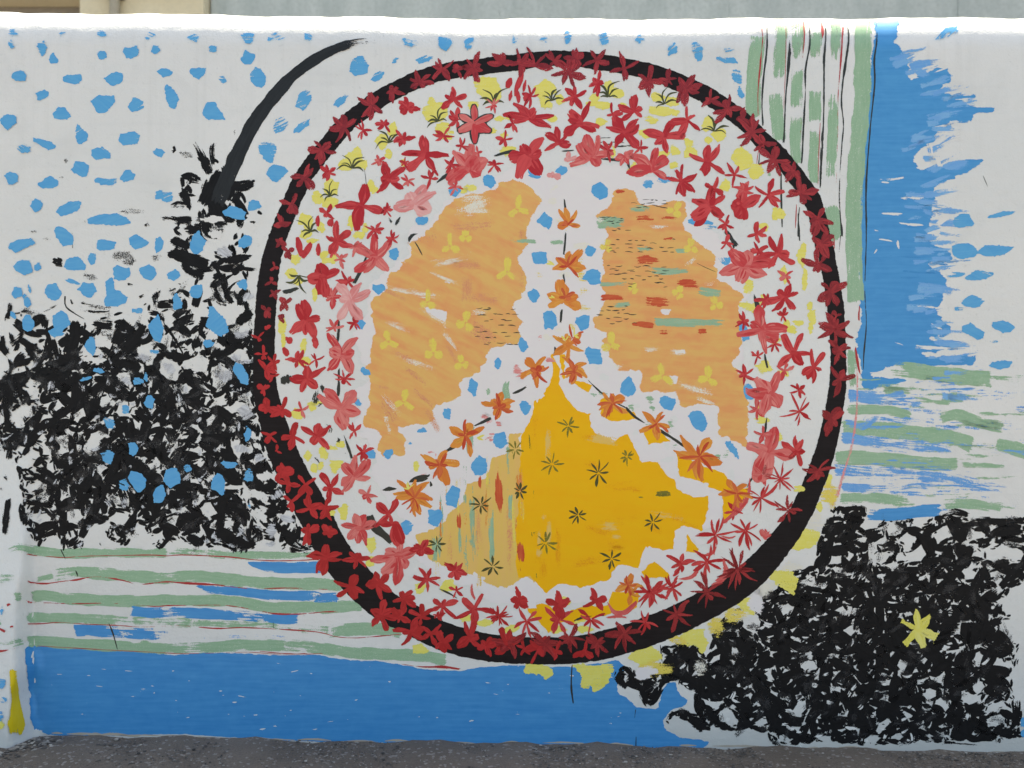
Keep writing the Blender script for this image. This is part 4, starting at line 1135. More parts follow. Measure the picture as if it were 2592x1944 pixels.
# pale border, orange and golden fields inside the ring
pale = P('''A2 1960,1140 2100,1180 2212,1180 A3 760,1150 1000,1140 1130,1200 1380,1240 1500,1400 1560,1500 1740,1640 B3 1720,260 1800,400 1860,560 1960,680 1880,760 1890,1120 1840,1180 1930,1290 1950,1500 1960,1659
 C3 1960,400 1960,620 1850,640 1780,700 1740,900 1600,960 1500,1100 1390,1270 1190,1250 1150,1420 950,1480 700,1470 480,1450 420,1500 260,1480 0,1440 C2 1700,1380 1450,1330 1250,1180 1130,1000 1160,880 1000,700 920,560 960,440 880,260 740,240 B2 770,1600 860,1500 800,1330 900,1290 850,1100 800,950 900,800 900,600 1040,500 1180,380
 1200,200 A2 1340,1560 1460,1380 1600,1330''')
patch('painted_ground', 'pale', pale, 11, label='pinkish white torn border around the orange and golden fields', rag=10, amp=3, step=12, grid=34, dry=.05)
orange_l = P('''A2 1480,1400 1600,1350 1720,1330 1830,1270 1900,1235 1960,1245 2040,1290 2125,1380 2140,1420 2100,1490 B2 2095,130 2040,220 2050,330 1985,440 2030,520 2035,640 1950,765 2020,870 1990,920 2000,990 1965,1040 1860,1050 1770,1085 1775,1125 1740,1180
 1700,1230 1600,1275 1570,1300 1590,1390 1480,1440 1380,1475 1395,1560 1300,1600 1140,1630 C2 1190,300 1195,420 1150,450 1100,430 1005,440 970,380 985,275 880,240 870,190 900,80 930,-120 880,-190 840,-200 925,-240 B2 920,1080 945,950 930,850 930,720 1040,640 1030,560 1110,500 1130,440 1200,400 1200,320 1340,210 A2 1340,1590 1420,1480 1460,1410''')
patch('painted_field', 'ochre', orange_l, 12, label='orange painted field in the left lobe of the peace sign', rag=13, amp=2.2, step=9, grid=26, ang=.45)
orange_r = P('''A3 960,1320 1050,1300 1130,1325 1165,1400 1210,1425 1300,1420 1380,1385 1500,1395 1495,1500 1480,1560 1530,1640 B3 1530,260 1640,340 1700,420 1720,560 1790,600 1910,680 1870,760 1890,880 1880,1000 1895,1100 1810,1160 1830,1200 1890,1230 1930,1400 1935,1500 C3 1930,100 1935,380 1850,365 1760,310 1710,345 1690,90 B3 1690,1475 1560,1470
 1450,1495 1390,1380 1135,1375 1165,1225 960,1235 910,1230 990,1200 940,1130 910,1060 880,1010 920,950 830,920 820,830 870,830 910,700 850,620 890,520 880,400 900,310 920,265 850,180 820,130 A3 830,1490 920,1430 960,1390''')
patch('painted_field', 'ochre', orange_r, 12, label='orange painted field in the right lobe of the peace sign', rag=13, amp=2.2, step=9, grid=26, ang=.05, tone=.1)
straw = P('''C2 2060,160 2120,40 2212,0 C3 320,300 400,700 390,1250 440,1330 350,1285 220,1365 70,1315 0,1245 C2 1730,1285 1560,1240 1350,1160 1240,1010 1240,970 1330,950 1450,885 1480,820 1580,740 1600,620 1740,570 1775,430 1900,400 1905,270 2045,240''')
patch('painted_field', 'straw', straw, 12, label='pale straw field with vertical brush lines', rag=5, amp=2, step=9, grid=24, ang=math.pi / 2)
gold = P('''B3 520,1100 560,1080 575,1150 600,1200 600,1290 650,1400 730,1490 840,1510 C3 810,165 850,265 970,335 1070,265 1125,370 1170,465 1290,450 1345,560 1410,590 1425,655 1550,715 1650,695 1645,800 1600,955 1450,915 1405,1075 1300,1090 1225,1060 1150,1220 1060,1190 1000,1190 940,1305 760,1352 600,1330 500,1392 430,1315 390,1270 300,1290 290,1000 300,700 330,280 400,150 430,0 B3 440,1440 530,1310 540,1200''')
patch('painted_field', 'gold', gold, 13, label='golden yellow field in the lower lobe of the peace sign', rag=4, amp=2, step=9, grid=26, ang=.1)
for text, lab in (('C3 870,20 930,0 1010,60 1130,110 1160,175 1060,190 950,185 880,150', 'small golden patch'), ('C3 1200,210 1290,220 1400,330 1310,345 1220,350 1180,260', 'small golden patch'),
                  ('C3 1410,390 1560,470 1640,500 1750,540 1790,600 1860,640 1930,640 1900,760 1770,880 1730,900 1740,680 1660,660 1560,610 1430,580', 'golden patch'), ('C3 1160,1230 1260,1150 1370,1250 1370,1290 1280,1280 1190,1290', 'small golden patch'),
                  ('C3 1480,950 1600,1080 1560,1120 1470,1100', 'small golden patch'), ('C3 350,1490 480,1450 620,1520 800,1460 930,1470 960,1360 1170,1370 1140,1500 1000,1530 880,1560 600,1600 520,1680 420,1560', 'golden patch'),
                  ('B3 640,1260 830,1310 800,1370 740,1340', 'small golden patch'), ('B3 590,1090 640,1100 640,1290 610,1250', 'small golden patch')):
    patch('golden_patch', 'gold', P(text), 13, rag=6, amp=1.8, step=8, grid=18, dry=.08)

# white torn chips breaking into the fields
for text in ('B3 610,1300 690,1310 740,1350 730,1390 850,1360 865,1490 780,1500 690,1460 640,1390', 'B3 100,1095 200,1060 300,1040 320,1090 210,1110 110,1130', 'B3 -20,1290 100,1240 210,1210 180,1150 235,1190 230,1240 120,1290 0,1310',
             'C3 850,200 1160,190 1165,270 1050,260 975,335 890,290', 'C3 1170,370 1395,345 1410,580 1340,560 1325,470 1280,440 1175,460', 'C3 1425,575 1500,600 1660,615 1630,660 1550,715 1410,645', 'C3 1650,675 1740,675 1730,890 1590,950 1640,830',
             'C3 1400,950 1440,920 1475,960 1470,1080 1390,1090', 'C3 1450,920 1520,935 1620,1040 1570,1050', 'C3 1205,1040 1240,1090 1230,1170 1150,1230 1160,1160', 'C3 200,1400 330,1290 410,1290 440,1380 440,1500 330,1490 240,1450', 'C3 250,1510 330,1500 345,1580 280,1590',
             'C3 500,1400 560,1330 680,1350 780,1340 880,1300 960,1290 940,1400 800,1450 690,1460 620,1400', 'C2 1910,30 2000,20 2060,160 2030,210 1910,250', 'B2 1380,1475 1560,1430 1760,1420 1600,1500 1390,1560', 'C2 740,240 980,265 940,310 860,300 800,280', 'C2 1130,250 1360,230 1340,290 1220,290',
             'B2 1310,760 1480,790 1460,890 1330,800', 'B2 1380,570 1530,590 1530,620 1450,600', 'B3 1290,770 1380,780 1370,830 1310,825', 'B3 1390,1060 1480,1060 1480,1100 1400,1095', 'B3 1360,1240 1440,1250 1420,1310 1370,1310', 'A2 1990,1180 2060,1300 2200,1420 2170,1260 2090,1190', 'B3 760,1000 915,945 900,1010 810,1080'):
    patch('white_torn_patch', 'pale', P(text), 14, rag=3.5, amp=1.6, step=6, grid=14, ang=rnd.uniform(0, 3), drygrad=(rnd.uniform(0, 6), .25))
for text in ('B2 1060,610 1250,640 1450,680 1330,720 1170,670 1060,650', 'B2 1480,0 1700,-60 1800,120 1560,150 1590,60', 'B2 1060,860 1170,880 1200,910 1080,890', 'C2 1040,100 1090,240 1070,300 1010,180', 'B3 1490,1330 1720,1410 1700,1460 1560,1400', 'B3 1330,1300 1400,1260 1430,1300 1380,1330'):
    patch('pale_smear', 'cream', P(text), 14, rag=12, amp=2, step=9, grid=14, dry=.35)

# ---- brush marks on the fields
for t in P('B2 1600,640,200,70,90 1720,960,200,90,30 1500,1090,160,30,60 1150,1110,200,30,25 1300,1400,220,30,40 1250,1250,200,26,35 1100,680,200,26,25 1700,700,160,60,10 2020,300,50,90,0 1650,200,300,50,-5 1290,300,60,160,80 1020,1330,130,24,10 1370,1560,200,40,60 1060,1500,200,60,60 1600,470,220,50,0 2000,560,40,90,0 1790,720,90,44,0 B3 330,260,50,60,0 330,560,40,120,0'):
    x, y, l, w, a = t
    c, s = math.cos(R_(a)) * l * SC * .5, math.sin(R_(a)) * l * SC * .5
    line('brushed_streak', 'salmon', [(x - c, y - s), (x + 2, y), (x + c, y + s)], w * SC * 1.5, 14, dry=(.5, .1, .5), rag=30)
for t in P('B2 1180,650,260,50,8 1450,560,240,30,22 1380,830,260,60,32 1120,900,220,50,22 1500,440,300,60,-12 1640,60,300,80,-18 1250,1150,300,60,20 1500,1010,200,40,50 1080,1450,220,50,50 1700,800,120,50,0 B3 1430,1080,140,60,0 1250,1060,120,40,-10 1550,1340,260,60,15 1620,1420,160,40,20 1300,200,160,40,0 1520,440,120,40,-40 1650,600,120,40,0 1010,1180,90,50,0'):
    x, y, l, w, a = t
    c, s = math.cos(R_(a)) * l * SC * .5, math.sin(R_(a)) * l * SC * .5
    line('pale_sweep', 'cream', [(x - c, y - s), (x, y + 2), (x + c, y + s)], w * SC, 14, dry=(.75, .25, .8), rag=16)
stripes('painted_dash', 'salmon', 14, [(60, 'C3 20,700 30,900 40,1100', (.6, .3, .7)), (50, 'C3 240,760 250,1000 260,1240', (.6, .3, .7)), (46, 'C3 320,500 330,700 335,860', (.6, .2, .7)), (50, 'C2 1480,960 1490,1060 1500,1160', (.6, .3, .7))], rag=8)
for k in range(26):
    x = 600 + rnd.uniform(1400, 2000) * SC
    y = 1000 + rnd.uniform(620, 1150) * SC
    l = rnd.uniform(60, 190)
    line('vertical_streak', ('green', 'orangep', 'straw', 'yelsoft', 'green')[k % 5], [(x, y - l / 2), (x + rnd.uniform(-2, 2), y), (x, y + l / 2)], rnd.uniform(5, 20), 14, dry=(.8, rnd.uniform(.3, .6), .8), rag=5)
for k in range(60):
    x, y = rnd.uniform(1330, 1800), rnd.uniform(1040, 1470)
    if not in_poly(np.array([[x, y]]), np.array([p[:2] for p in gold]))[0]:
        continue
    l = rnd.uniform(30, 120)
    a = R_(90 if x < 1420 else rnd.gauss(4, 10))
    pts = [(x, y), (x + .5 * l * math.cos(a), y + .5 * l * math.sin(a)), (x + l * math.cos(a), y + l * math.sin(a))]
    if in_poly(np.array(pts[2:]), np.array([p[:2] for p in gold]))[0]:
        line('golden_streak', ('orangegold', 'straw', 'orangegold')[k % 3], pts, rnd.uniform(10, 30), 14, dry=(.75, .4, .8), rag=10)
stripes('painted_dash', 'vermil', 15, [
    (62, 'B3 1120,150 1190,145 1280,150', (.75, .2, .7)), (44, 'B3 1290,150 1340,140 1450,155', (.6, .4, .85)), (70, 'B3 1120,440 1200,432 1310,445', (.7, .1, .75)), (66, 'B3 1410,600 1480,598 1580,600', (.75, .1, .75)), (66, 'B3 880,700 960,695 1060,700', (.3, .1, .8)),
    (84, 'B3 1190,720 1270,728 1390,735', (.7, .1, .8)), ((14, 54, 50), 'B3 1085,890 1170,885 1270,895', (.05, 0, .2)), (52, 'B3 1290,945 1370,945', (.3, .5)), (50, 'B3 1555,935 1640,935', (.3, .5)), (54, 'A3 980,1340 1060,1345', (.3, .6)), (40, 'B3 1310,295 1400,285', (.6, .5)),
    ((10, 60, 70, 10), 'C3 165,470 172,620 176,720 190,890', (.4, .05, .1, .7)), ((14, 30, 16), 'C3 40,560 42,620 44,680', (.2, .3, .7)), ((20, 44, 20), 'C2 1550,810 1553,880 1556,950', (.5, .15, .6)), ((50, 64, 50), 'C3 322,1010 325,1090 328,1190', (.5, .1, .6)), (40, 'C3 310,1200 330,1260', (.6, .8))], rag=6, wob=.05)
stripes('painted_dash', 'green', 15, [
    (96, 'B3 850,170 950,172 1070,178', (.15, .1, .7)), (60, 'B3 1070,75 1160,72 1250,75', (.6, .3, .7)), (44, 'B3 1400,378 1450,377 1510,375', (.2, .05, .3)), ((50, 76, 60), 'B3 1190,505 1340,525 1510,515', (.7, .1, .6)), (50, 'B3 860,605 960,608 1090,600', (.4, .35, .8)), ((70, 86, 60), 'B3 1560,640 1650,660 1740,670', (.7, .1, .6)),
    (50, 'B3 960,755 1030,750 1110,745', (.6, .2, .5)), (72, 'B3 1255,870 1350,872 1550,875 1770,880', (.2, .05, .1, .7)), (50, 'B3 1130,350 1230,355 1290,360', (.6, .4, .7)), (36, 'B3 230,300 330,305 440,310', (.8, .3, .2)), (36, 'B3 530,315 640,310', (.2, .4)),
    (50, 'C3 120,840 122,1000 125,1180', (.3, .05, .5)), (36, 'C3 240,350 240,500 245,640', (.3, .5, .7)), (44, 'C3 255,690 250,800 248,920', (.2, .3, .7)), (50, 'C2 1640,1000 1645,1060', (.5, .7)), (60, 'C2 1640,720 1640,800', (.4, .6)), (56, 'C2 1380,960 1385,1050 1390,1180', (.6, .3, .6)),
    ((50, 60, 40), 'B2 1890,1280 1880,1350 1900,1430', (.3, .05, .2)), (60, 'C2 1640,200 1630,300 1630,410', (.3, .05, .1)), (40, 'B3 370,1165 430,1165', (.1, .2)), (56, 'B2 1750,1320 1770,1400', (.4, .5)), (20, 'C3 100,560 110,660', (.6, .7)), (50, 'C2 1900,620 1905,690', (.6, .7))], rag=6, wob=.05)
stripes('painted_dash', 'olivelt', 15, [(56, 'C3 1270,690 1380,690', (.1, .1)), (16, 'C3 1150,715 1190,715', (.2, .4)), (30, 'C3 1150,680 1190,682', (.7, .8)), (60, 'C3 420,900 425,1000', (.6, .75)), (44, 'C3 430,1230 435,1300', (.4, .6)), (50, 'C3 260,380 265,460', (.5, .7)), (24, 'C3 385,270 400,420', (.6, .7)), (20, 'C3 410,640 415,800', (.7, .7))], rag=6)
# little black dashes
M = Mesh()
def dashes(x0, y0, x1, y1, rows, n, base):
    for r in range(rows):
        y = y0 + (y1 - y0) * (r + .5) / rows
        for k in range(n):
            if rnd.random() < .25:
                continue
            x = x0 + (x1 - x0) * (k + rnd.uniform(.1, .9)) / n
            l = rnd.uniform(8, 22)
            yy = y + rnd.uniform(-3, 3)
            stroke(M, [(x, yy), (x + l * .5, yy + rnd.uniform(-1.6, 1.6)), (x + l, yy + rnd.uniform(-2.5, 2.5))], [1.5, rnd.uniform(2, 4.2), 1.2], lift_for(16), dry=(.1, .05, .4), rag=1.2, step=3)
def D(c, x0, y0, x1, y1, rows, n):
    ox, oy = OX[c[1]], OY[c[0]]
    dashes(ox + x0 * SC, oy + y0 * SC, ox + x1 * SC, oy + y1 * SC, rows, n, 0)
D('B2', 1640, 760, 1960, 1040, 7, 6); D('B3', 1090, 10, 1340, 80, 3, 5); D('B3', 860, 130, 1030, 190, 3, 4); D('B3', 900, 210, 1070, 235, 1, 4); D('B3', 900, 285, 1400, 395, 4, 8)
D('B3', 900, 465, 1080, 580, 4, 3); D('B3', 1050, 475, 1340, 640, 6, 5); D('B3', 850, 740, 1120, 890, 5, 5); D('A3', 860, 950, 1080, 1030, 3, 4)
o = M.build('painted_dash_mark', 'ink', label='rows of tiny black dashes written across the orange field')
o['kind'] = 'stuff'
stripes('painted_line', 'ink', 16, [((8, 26, 10), 'A3 860,1110 1000,1120 1040,1130', (.9, .1, .2)), ((26, 16), 'A3 1075,1130 1085,1190', (.2, .5)), ((6, 18, 6), 'A3 990,1030 1040,1022 1085,1025', (.3, .1, .3)), ((3, 5, 3), 'B3 1560,460 1620,490 1690,520', (.5, .3, .5)),
    ((26, 30), 'B2 1050,520 1070,560', (.9, .9))], rag=2)

# ---- yellow patches, tufts, stars, trefoils
YEL = P('''A2 1770,630,110,100 1400,790,100,70 1360,710,30,40 1090,910,36,70 1010,990,60,60 1060,1080,30,40 820,1110,80,80 760,1160,60,60 890,1150,40,40 1170,1140,30,30 655,1320,70,60 560,1380,44,50 640,1420,60,50 965,1330,36,30 800,1560,30,60 500,1560,50,70 480,1640,60,40 1840,830,50,24 1440,900,60,50 1480,960,40,30 1500,930,30,20
 A3 500,620,80,70 600,700,40,40 950,590,50,40 990,650,60,50 850,690,50,40 1290,680,60,40 1300,780,110,40 1390,710,60,40 1040,740,40,30 1200,930,60,40 545,830,50,30 890,850,50,34 1640,860,60,70 1720,950,60,50 1510,1075,60,44 1880,1120,80,80 1960,1200,70,60 1750,1300,44,50 1640,980,40,30 1410,790,40,30 2020,1590,40,40 2140,1500,40,60
 B2 680,20,40,30 460,150,40,60 590,210,30,40 800,160,30,50 530,300,60,20 410,430,40,50 380,530,60,60 430,590,50,30 640,440,50,30 545,670,24,60 315,900,36,70 325,1010,24,70 470,1040,26,76 430,1520,40,50 520,1460,30,50
 B4 660,400,40,100 680,560,30,90 715,760,26,40 735,840,40,60 720,910,30,50 555,905,34,44 530,520,30,50 470,110,30,50 380,195,26,26 545,580,30,40
 C2 420,130,60,60 520,80,30,40 500,420,30,50 610,410,40,60 540,510,30,40 740,810,40,60 935,1040,40,60 940,1160,50,40 C3 80,1590,80,40 260,1640,70,34 460,1530,90,50 560,1640,80,30 700,1560,90,50 780,1640,60,30 640,1440,50,40 -60,1560,50,40 C2 1255,500,24,50 1280,1350,50,40 1490,1340,60,50 670,830,30,30 C4 640,660,50,30''')
for x, y, rx, ry in YEL:
    patch('yellow_patch', 'yellow', oval(x, y, rx * SC, ry * SC, 0, 8, .28), 11, rag=4, amp=1.3, step=5, grid=12, drygrad=(rnd.uniform(0, 6), .35))
for t in P('''C4 690,1010,70,90,-60 640,1050,60,60 530,1290,80,90 470,1260,40,40 270,1480,60,60 780,780,30,40 840,600,30,60 D3 430,960,80,40 510,1000,36,60 840,980,130,60 860,1060,50,80 780,1050,40,60 920,1020,40,60 1190,870,100,70 1200,930,40,60 1540,740,90,50 1600,800,40,60
 D2 2080,960,60,30 2180,1000,40,50 1280,830,60,30 D1 -10,1350,40,40'''):
    x, y, rx, ry = t[:4]
    patch('yellow_leaf', 'yellow', oval(x, y, rx * SC * 1.2, ry * SC * 1.2, R_(t[4]) if len(t) > 4 else 0, 7, .35), 7, rag=4, amp=2, step=5, grid=12, drygrad=(rnd.uniform(0, 6), .4))
for t in P('C4 400,1350,70,60 340,1400,40,60 200,1540,80,50 60,1600,60,50 580,1200,60,50 760,880,60,80 840,700,60,90 D3 1690,680,60,60 1830,600,80,60 1950,500,60,80 2020,410,50,50 1420,760,60,40 1580,960,50,60 1250,960,120,50 1200,1000,90,60'):
    patch('pale_smear', rnd.choice(('cream', 'yelsoft', 'pale')), oval(t[0], t[1], t[2] * SC * 1.3, t[3] * SC * 1.2, 0, 8, .3), 8, rag=14, amp=2, step=7, grid=14, dry=.25)

TUFTS = P('A2 1800,720,150,90 1410,850,125,100 1065,1000,135,80 805,1180,150,80 655,1375,120,100 515,1625,125,100 A3 545,705,125,90 940,680,135,85 1330,730,140,95 1680,920,145,75 B2 435,545,130,250')
for x, y, r, d in TUFTS:
    M = Mesh()
    r *= SC
    for k, a in enumerate((-75, -40, -8, 28, 62, 95)):
        ang = -R_(d + a + rnd.uniform(-9, 9))
        l = r * rnd.uniform(.6, 1.1) * (1.05 if abs(a) < 50 else .75)
        b = rnd.uniform(.18, .42) * (1 if a > 0 else -1)
        tip = (x + l * math.cos(ang - b), y + l * math.sin(ang - b))
        mid = (x + .55 * l * math.cos(ang + b * .35), y + .55 * l * math.sin(ang + b * .35))
        stroke(M, [(x, y), mid, tip], [3.5, rnd.uniform(4.5, 7.5), 1.4], lift_for(16), dry=(0, 0, .3), rag=1.6, step=4, wob=.12)
    M.build('painted_grass_tuft', 'olive')

STARS = P('C3 660,215,95,1 290,380,80,1 545,485,100,1 870,545,115,0 1070,430,70,1 320,672,72,0 728,840,75,0 1250,890,95,0 500,1035,105,1 962,1145,92,0 132,1200,92,0 48,768,98,0 C2 1400,1042,80,0')
for x, y, r, lt in STARS:
    M = Mesh()
    n = rnd.choice((7, 8, 8))
    ph = rnd.uniform(0, 6)
    for k in range(n):
        a = ph + 6.283 * k / n + rnd.uniform(-.2, .2)
        l = r * SC * rnd.uniform(.65, 1.05)
        stroke(M, [(x + 2 * math.cos(a), y + 2 * math.sin(a)), (x + .6 * l * math.cos(a + .06), y + .6 * l * math.sin(a + .06)), (x + l * math.cos(a), y + l * math.sin(a))], [3, rnd.uniform(5, 10), 2], lift_for(16), dry=(.0, .05, .35 + .2 * lt), rag=2, step=4, wob=.12)
    M.build('painted_star', 'olivelt' if lt else 'olive')

TREF = P('B2 1965,85,105,90 1490,340,95,90 1890,520,100,90 1335,730,90,90 1600,880,95,80 1060,1010,90,90 1375,1085,95,90 1165,1430,100,80 B3 1400,90,70,60 1520,350,80,80 930,340,60,80 1690,750,70,100 955,1030,95,85 1320,1250,110,90 1640,1270,100,80 1430,670,60,60 1110,640,50,60 B2 1570,1160,70,100 A2 1600,1659,60,90')
for x, y, r, d in TREF:
    M = Mesh()
    for k, a in enumerate((0, 118, 242)):
        ang = -R_(d + a + rnd.uniform(-14, 14))
        l = r * SC * (1.05 if k == 0 else .85) * rnd.uniform(.85, 1.1)
        stroke(M, [(x, y), (x + .6 * l * math.cos(ang), y + .6 * l * math.sin(ang)), (x + l * math.cos(ang), y + l * math.sin(ang))], [13, rnd.uniform(19, 25), 13], lift_for(15), dry=(.1, .05, .4), rag=4, step=5)
    M.build('painted_trefoil', 'yelsoft')

for k in range(70):
    t = rnd.random()
    arm = k % 3
    x0, y0 = 1425, 880
    x1, y1 = ((1430, 470), (1010, 1260), (1850, 1230))[arm]
    x, y = x0 + (x1 - x0) * t + rnd.gauss(0, 34), y0 + (y1 - y0) * t + rnd.gauss(0, 26)
    m = ('cream', 'pale', 'white', 'yelsoft', 'pink', 'green')[k % 6]
    patch('soft_smear', m, oval(x, y, rnd.uniform(10, 26), rnd.uniform(7, 18), rnd.uniform(0, 3), 7, .3), 15, rag=9, amp=1.5, step=6, grid=10, dry=.2 if m in ('cream', 'pale', 'white') else .55)
M = Mesh()
for k in range(34):
    x = rnd.uniform(120, 2560)
    y = float(np.interp(x, [60, 300, 600, 900, 1296, 1700, 2100, 2592], [1862, 1868, 1876, 1882, 1886, 1893, 1900, 1912])) - rnd.uniform(2, 8)
    l = rnd.uniform(30, 130)
    stroke(M, [(x, y), (x + l * .5, y + .008 * l - rnd.uniform(0, 4)), (x + l, y + .016 * l)], [2, rnd.uniform(4, 9), 2], lift_for(3), dry=(.3, .1, .4), rag=2, step=8)
o = M.build('bare_mortar_edge', 'mortar', label='thin tan line of bare mortar where the paint stops above the ground')
o['kind'] = 'stuff'
# ---- twigs
stripes('painted_twig', 'ink', 16, [
    ((10, 34, 26, 14), 'A2 1790,1095 1850,1078 1920,1058 1950,1050', (.2, 0, 0)), ((6, 30, 28), 'A2 1385,1290 1440,1245 1490,1212', (.4, .1, 0)), ((6, 16, 10), 'A3 580,1060 640,1058 710,1052', (.3, .1, .4)), ((30, 26, 30), 'B2 910,405 870,500 815,610', (0, 0, 0)),
    ((10, 26, 22, 30), 'B2 722,800 715,870 710,950 700,1020', (.5, .3, .1, 0)), ((16, 22, 30), 'B2 712,1190 712,1290 708,1400', (.1, .1, 0)), ((16, 22, 26), 'C2 740,270 775,360 810,460', (.3, 0, 0)), ((60, 66, 70, 40), 'C2 915,840 960,920 1030,980 1090,1030', (.1, 0, 0)),
    ((8, 14, 6), 'C2 1400,1350 1480,1385 1560,1435', (0, .1, .3)), ((30, 40, 46), 'A3 1750,1610 B3 1790,270 1835,345', (0, 0, 0)), ((18, 36, 40), 'B3 1955,680 1980,740 2000,805', (.1, 0, 0)), ((10, 26, 30), 'B3 2030,1085 2040,1140 2058,1205', (.2, 0, 0)), ((8, 18, 10), 'B3 2048,1540 2040,1600 2036,1659', (.2, .1, .1)),
    ((6, 14, 18), 'C3 2050,155 2040,220 2025,290', (.2, .1, .2)), ((6, 18, 6), 'C3 1985,520 1940,590 1905,655', (.2, .1, .3)), ((12, 16, 18, 14), 'B3 632,10 640,80 645,170', (.1, .1, .1)), ((14, 16, 20), 'B3 642,240 636,320 628,400', (.1, .1, .1)), ((20, 18, 22), 'B3 622,530 632,590 615,640', (.1, .1, .1)), ((22, 20, 24), 'B3 612,780 608,830 605,880', (.1, .1, .1)), ((10, 26, 20), 'B3 560,1040 572,1075 555,1105', (.1, 0, 0)),
    ((18, 22, 26, 14), 'B2 2030,1320 1985,1350 1925,1375', (0, 0, .1)), ((24, 26, 20, 10), 'B2 1780,1540 1730,1565 1680,1590 1650,1605', (0, 0, .1)), ((24, 34, 14), 'C2 1560,340 1500,370 1435,410', (.1, 0, .1)), ((20, 44, 40, 16), 'C2 1360,550 1320,575 1250,590 1200,612', (.1, 0, 0)), ((10, 34, 10), 'C2 1120,655 1070,655 1015,668', (.1, 0, .2)), ((10, 24), 'C2 1352,600 1362,640', (.1, .1)),
    ((10, 14, 12, 16, 14), 'B3 790,1270 850,1330 920,1390 1000,1440 1060,1470', (.2, .1, .1)), ((16, 20, 14), 'B3 1060,1470 1120,1530 1195,1580', (.05, .05, .1)), ((16, 24, 20, 26), 'C3 1245,205 1330,265 1400,310 1490,372', (.1, 0, 0)),
    ((16, 40, 10), 'A2 1150,1510 1120,1550 1105,1590', (.5, .2, .6)), ((6, 26, 4), 'A2 1045,1510 1080,1550 1110,1590', (.6, .4, .7)), ((14, 30, 12), 'B2 1290,240 1220,270 1205,310', (.6, .4, .7)), ((4, 16, 4), 'B2 1230,290 1270,350 1305,420', (.6, .2, .5)), ((26, 50, 20), 'B2 310,665 380,655 445,625', (.4, .2, .6)),
    ((4, 6, 3), 'A2 890,1180 900,1240 905,1300', (.4, .3, .5)), ((40, 50, 50), 'C2 570,-70 560,-20 540,80', (.6, .3, .6)), ((40, 60, 40), 'C2 610,200 660,240 640,280', (.6, .4, .6)), ((20, 34, 20), 'C2 700,290 720,320 690,340', (.3, .4, .6)), ((50, 40), 'B2 590,1300 600,1380', (.3, .6)), ((30, 20), 'B2 560,1465 600,1430', (.2, .5)),
    ((20, 24, 10), 'C2 530,430 560,450 580,480', (.4, .6, .6)), ((10, 14, 8), 'C2 740,400 780,410 800,405', (.8, .7, .8)), ((90, 90), 'B2 340,1240 350,1310', (.1, .2)),
    ((10, 24, 6), 'C3 700,1580 760,1555 830,1545', (.2, .1, .3)), ((14, 20, 10), 'C3 860,1550 890,1540 920,1545', (.2, .1, .3))], rag=2.6, wob=.16)

# ---- flowers
FLOWERS = []
def flower(x, y, r, mat='red', rot=None, n=5, spread=360, wid=.42, layer=17, parent=None, outline=None, light=0.0, tipn=.32, label=None, even=False):
    """One painted flower: a few brushed petals around a point. rot: picture degrees, 90 is up."""
    M = Mesh()
    FLOWERS.append((x, y, r * SC, parent is not None))
    r *= SC * .9
    rot = rnd.uniform(0, 360) if rot is None else rot
    mats = [mat] if not outline else [outline, mat]
    spiky = wid < .3
    if not outline and not spiky:
        blob(M, oval(x, y, r * wid * .52, r * wid * .46, 0, 7, .2), lift_for(layer), rag=2, amp=.8, step=4, grid=8, tone=light)
    for k in range(n):
        if spread >= 350:
            a = rot + 360 * k / n + rnd.uniform(-20, 20)
        else:
            a = rot - spread / 2 + spread * k / max(1, n - 1) + rnd.uniform(-13, 13)
        ang = -R_(a)
        l = r * rnd.choice((.62, .85, .95, 1.05, 1.15, 1.2)) * rnd.uniform(.92, 1.06)
        bend = rnd.uniform(-.38, .38)
        if even:
            a = rot + (360 * k / n if spread >= 350 else spread * k / max(1, n - 1) - spread / 2) + rnd.uniform(-7, 7)
            ang, l, bend = -R_(a), r * rnd.uniform(.92, 1.08), rnd.uniform(-.1, .1)
        w = max(3.0, r * wid * (1.0 if spiky else 1.18) * rnd.uniform(.72, 1.28))
        pk = rnd.uniform(.4, .68)
        tp = tipn * rnd.uniform(.5, 1.9)
        prof = [(.0, .55), (pk * .5, .85), (pk, 1.0), (.5 + pk * .5, .78), (1.0, tp)]
        pts = [(x + t * l * math.cos(ang + bend * t), y + t * l * math.sin(ang + bend * t)) for t, _ in prof]
        ws = [w * q * rnd.uniform(.88, 1.12) for _, q in prof]
        lf = lift_for(layer)
        tn = rnd.uniform(-.45, .45) + light
        if outline:
            stroke(M, pts + [(x + (l + 4) * math.cos(ang + bend), y + (l + 4) * math.sin(ang + bend))], [q + 6.5 for q in ws] + [3], lf, rag=1.5, step=4, mi=0)
            stroke(M, pts, ws, lf + .00001, dry=(0, 0, .05), rag=1.5, step=4, tone=tn, mi=1)
        else:
            stroke(M, pts, ws, lf, dry=(.02, 0, rnd.uniform(.1, .45)), rag=2.4, step=4, tone=tn, wob=.13)
            if r > 26 and not spiky:
                for q in range(2):
                    o_ = rnd.uniform(-.26, .26) * w
                    nx2, ny2 = -math.sin(ang) * o_, math.cos(ang) * o_
                    t0, t1 = rnd.uniform(.05, .3), rnd.uniform(.6, .95)
                    vp = [(x + t * l * math.cos(ang + bend * t) + nx2 * math.sin(3.1 * t), y + t * l * math.sin(ang + bend * t) + ny2 * math.sin(3.1 * t)) for t in (t0, .5 * (t0 + t1), t1)]
                    stroke(M, vp, [1.5, w * rnd.uniform(.14, .3), 1.5], lf + .000003, dry=(.3, .1, .6), rag=2, step=5, tone=tn + rnd.choice((-.9, -.7, .6, .9)))
    return M.build('painted_flower', mats, parent, label)

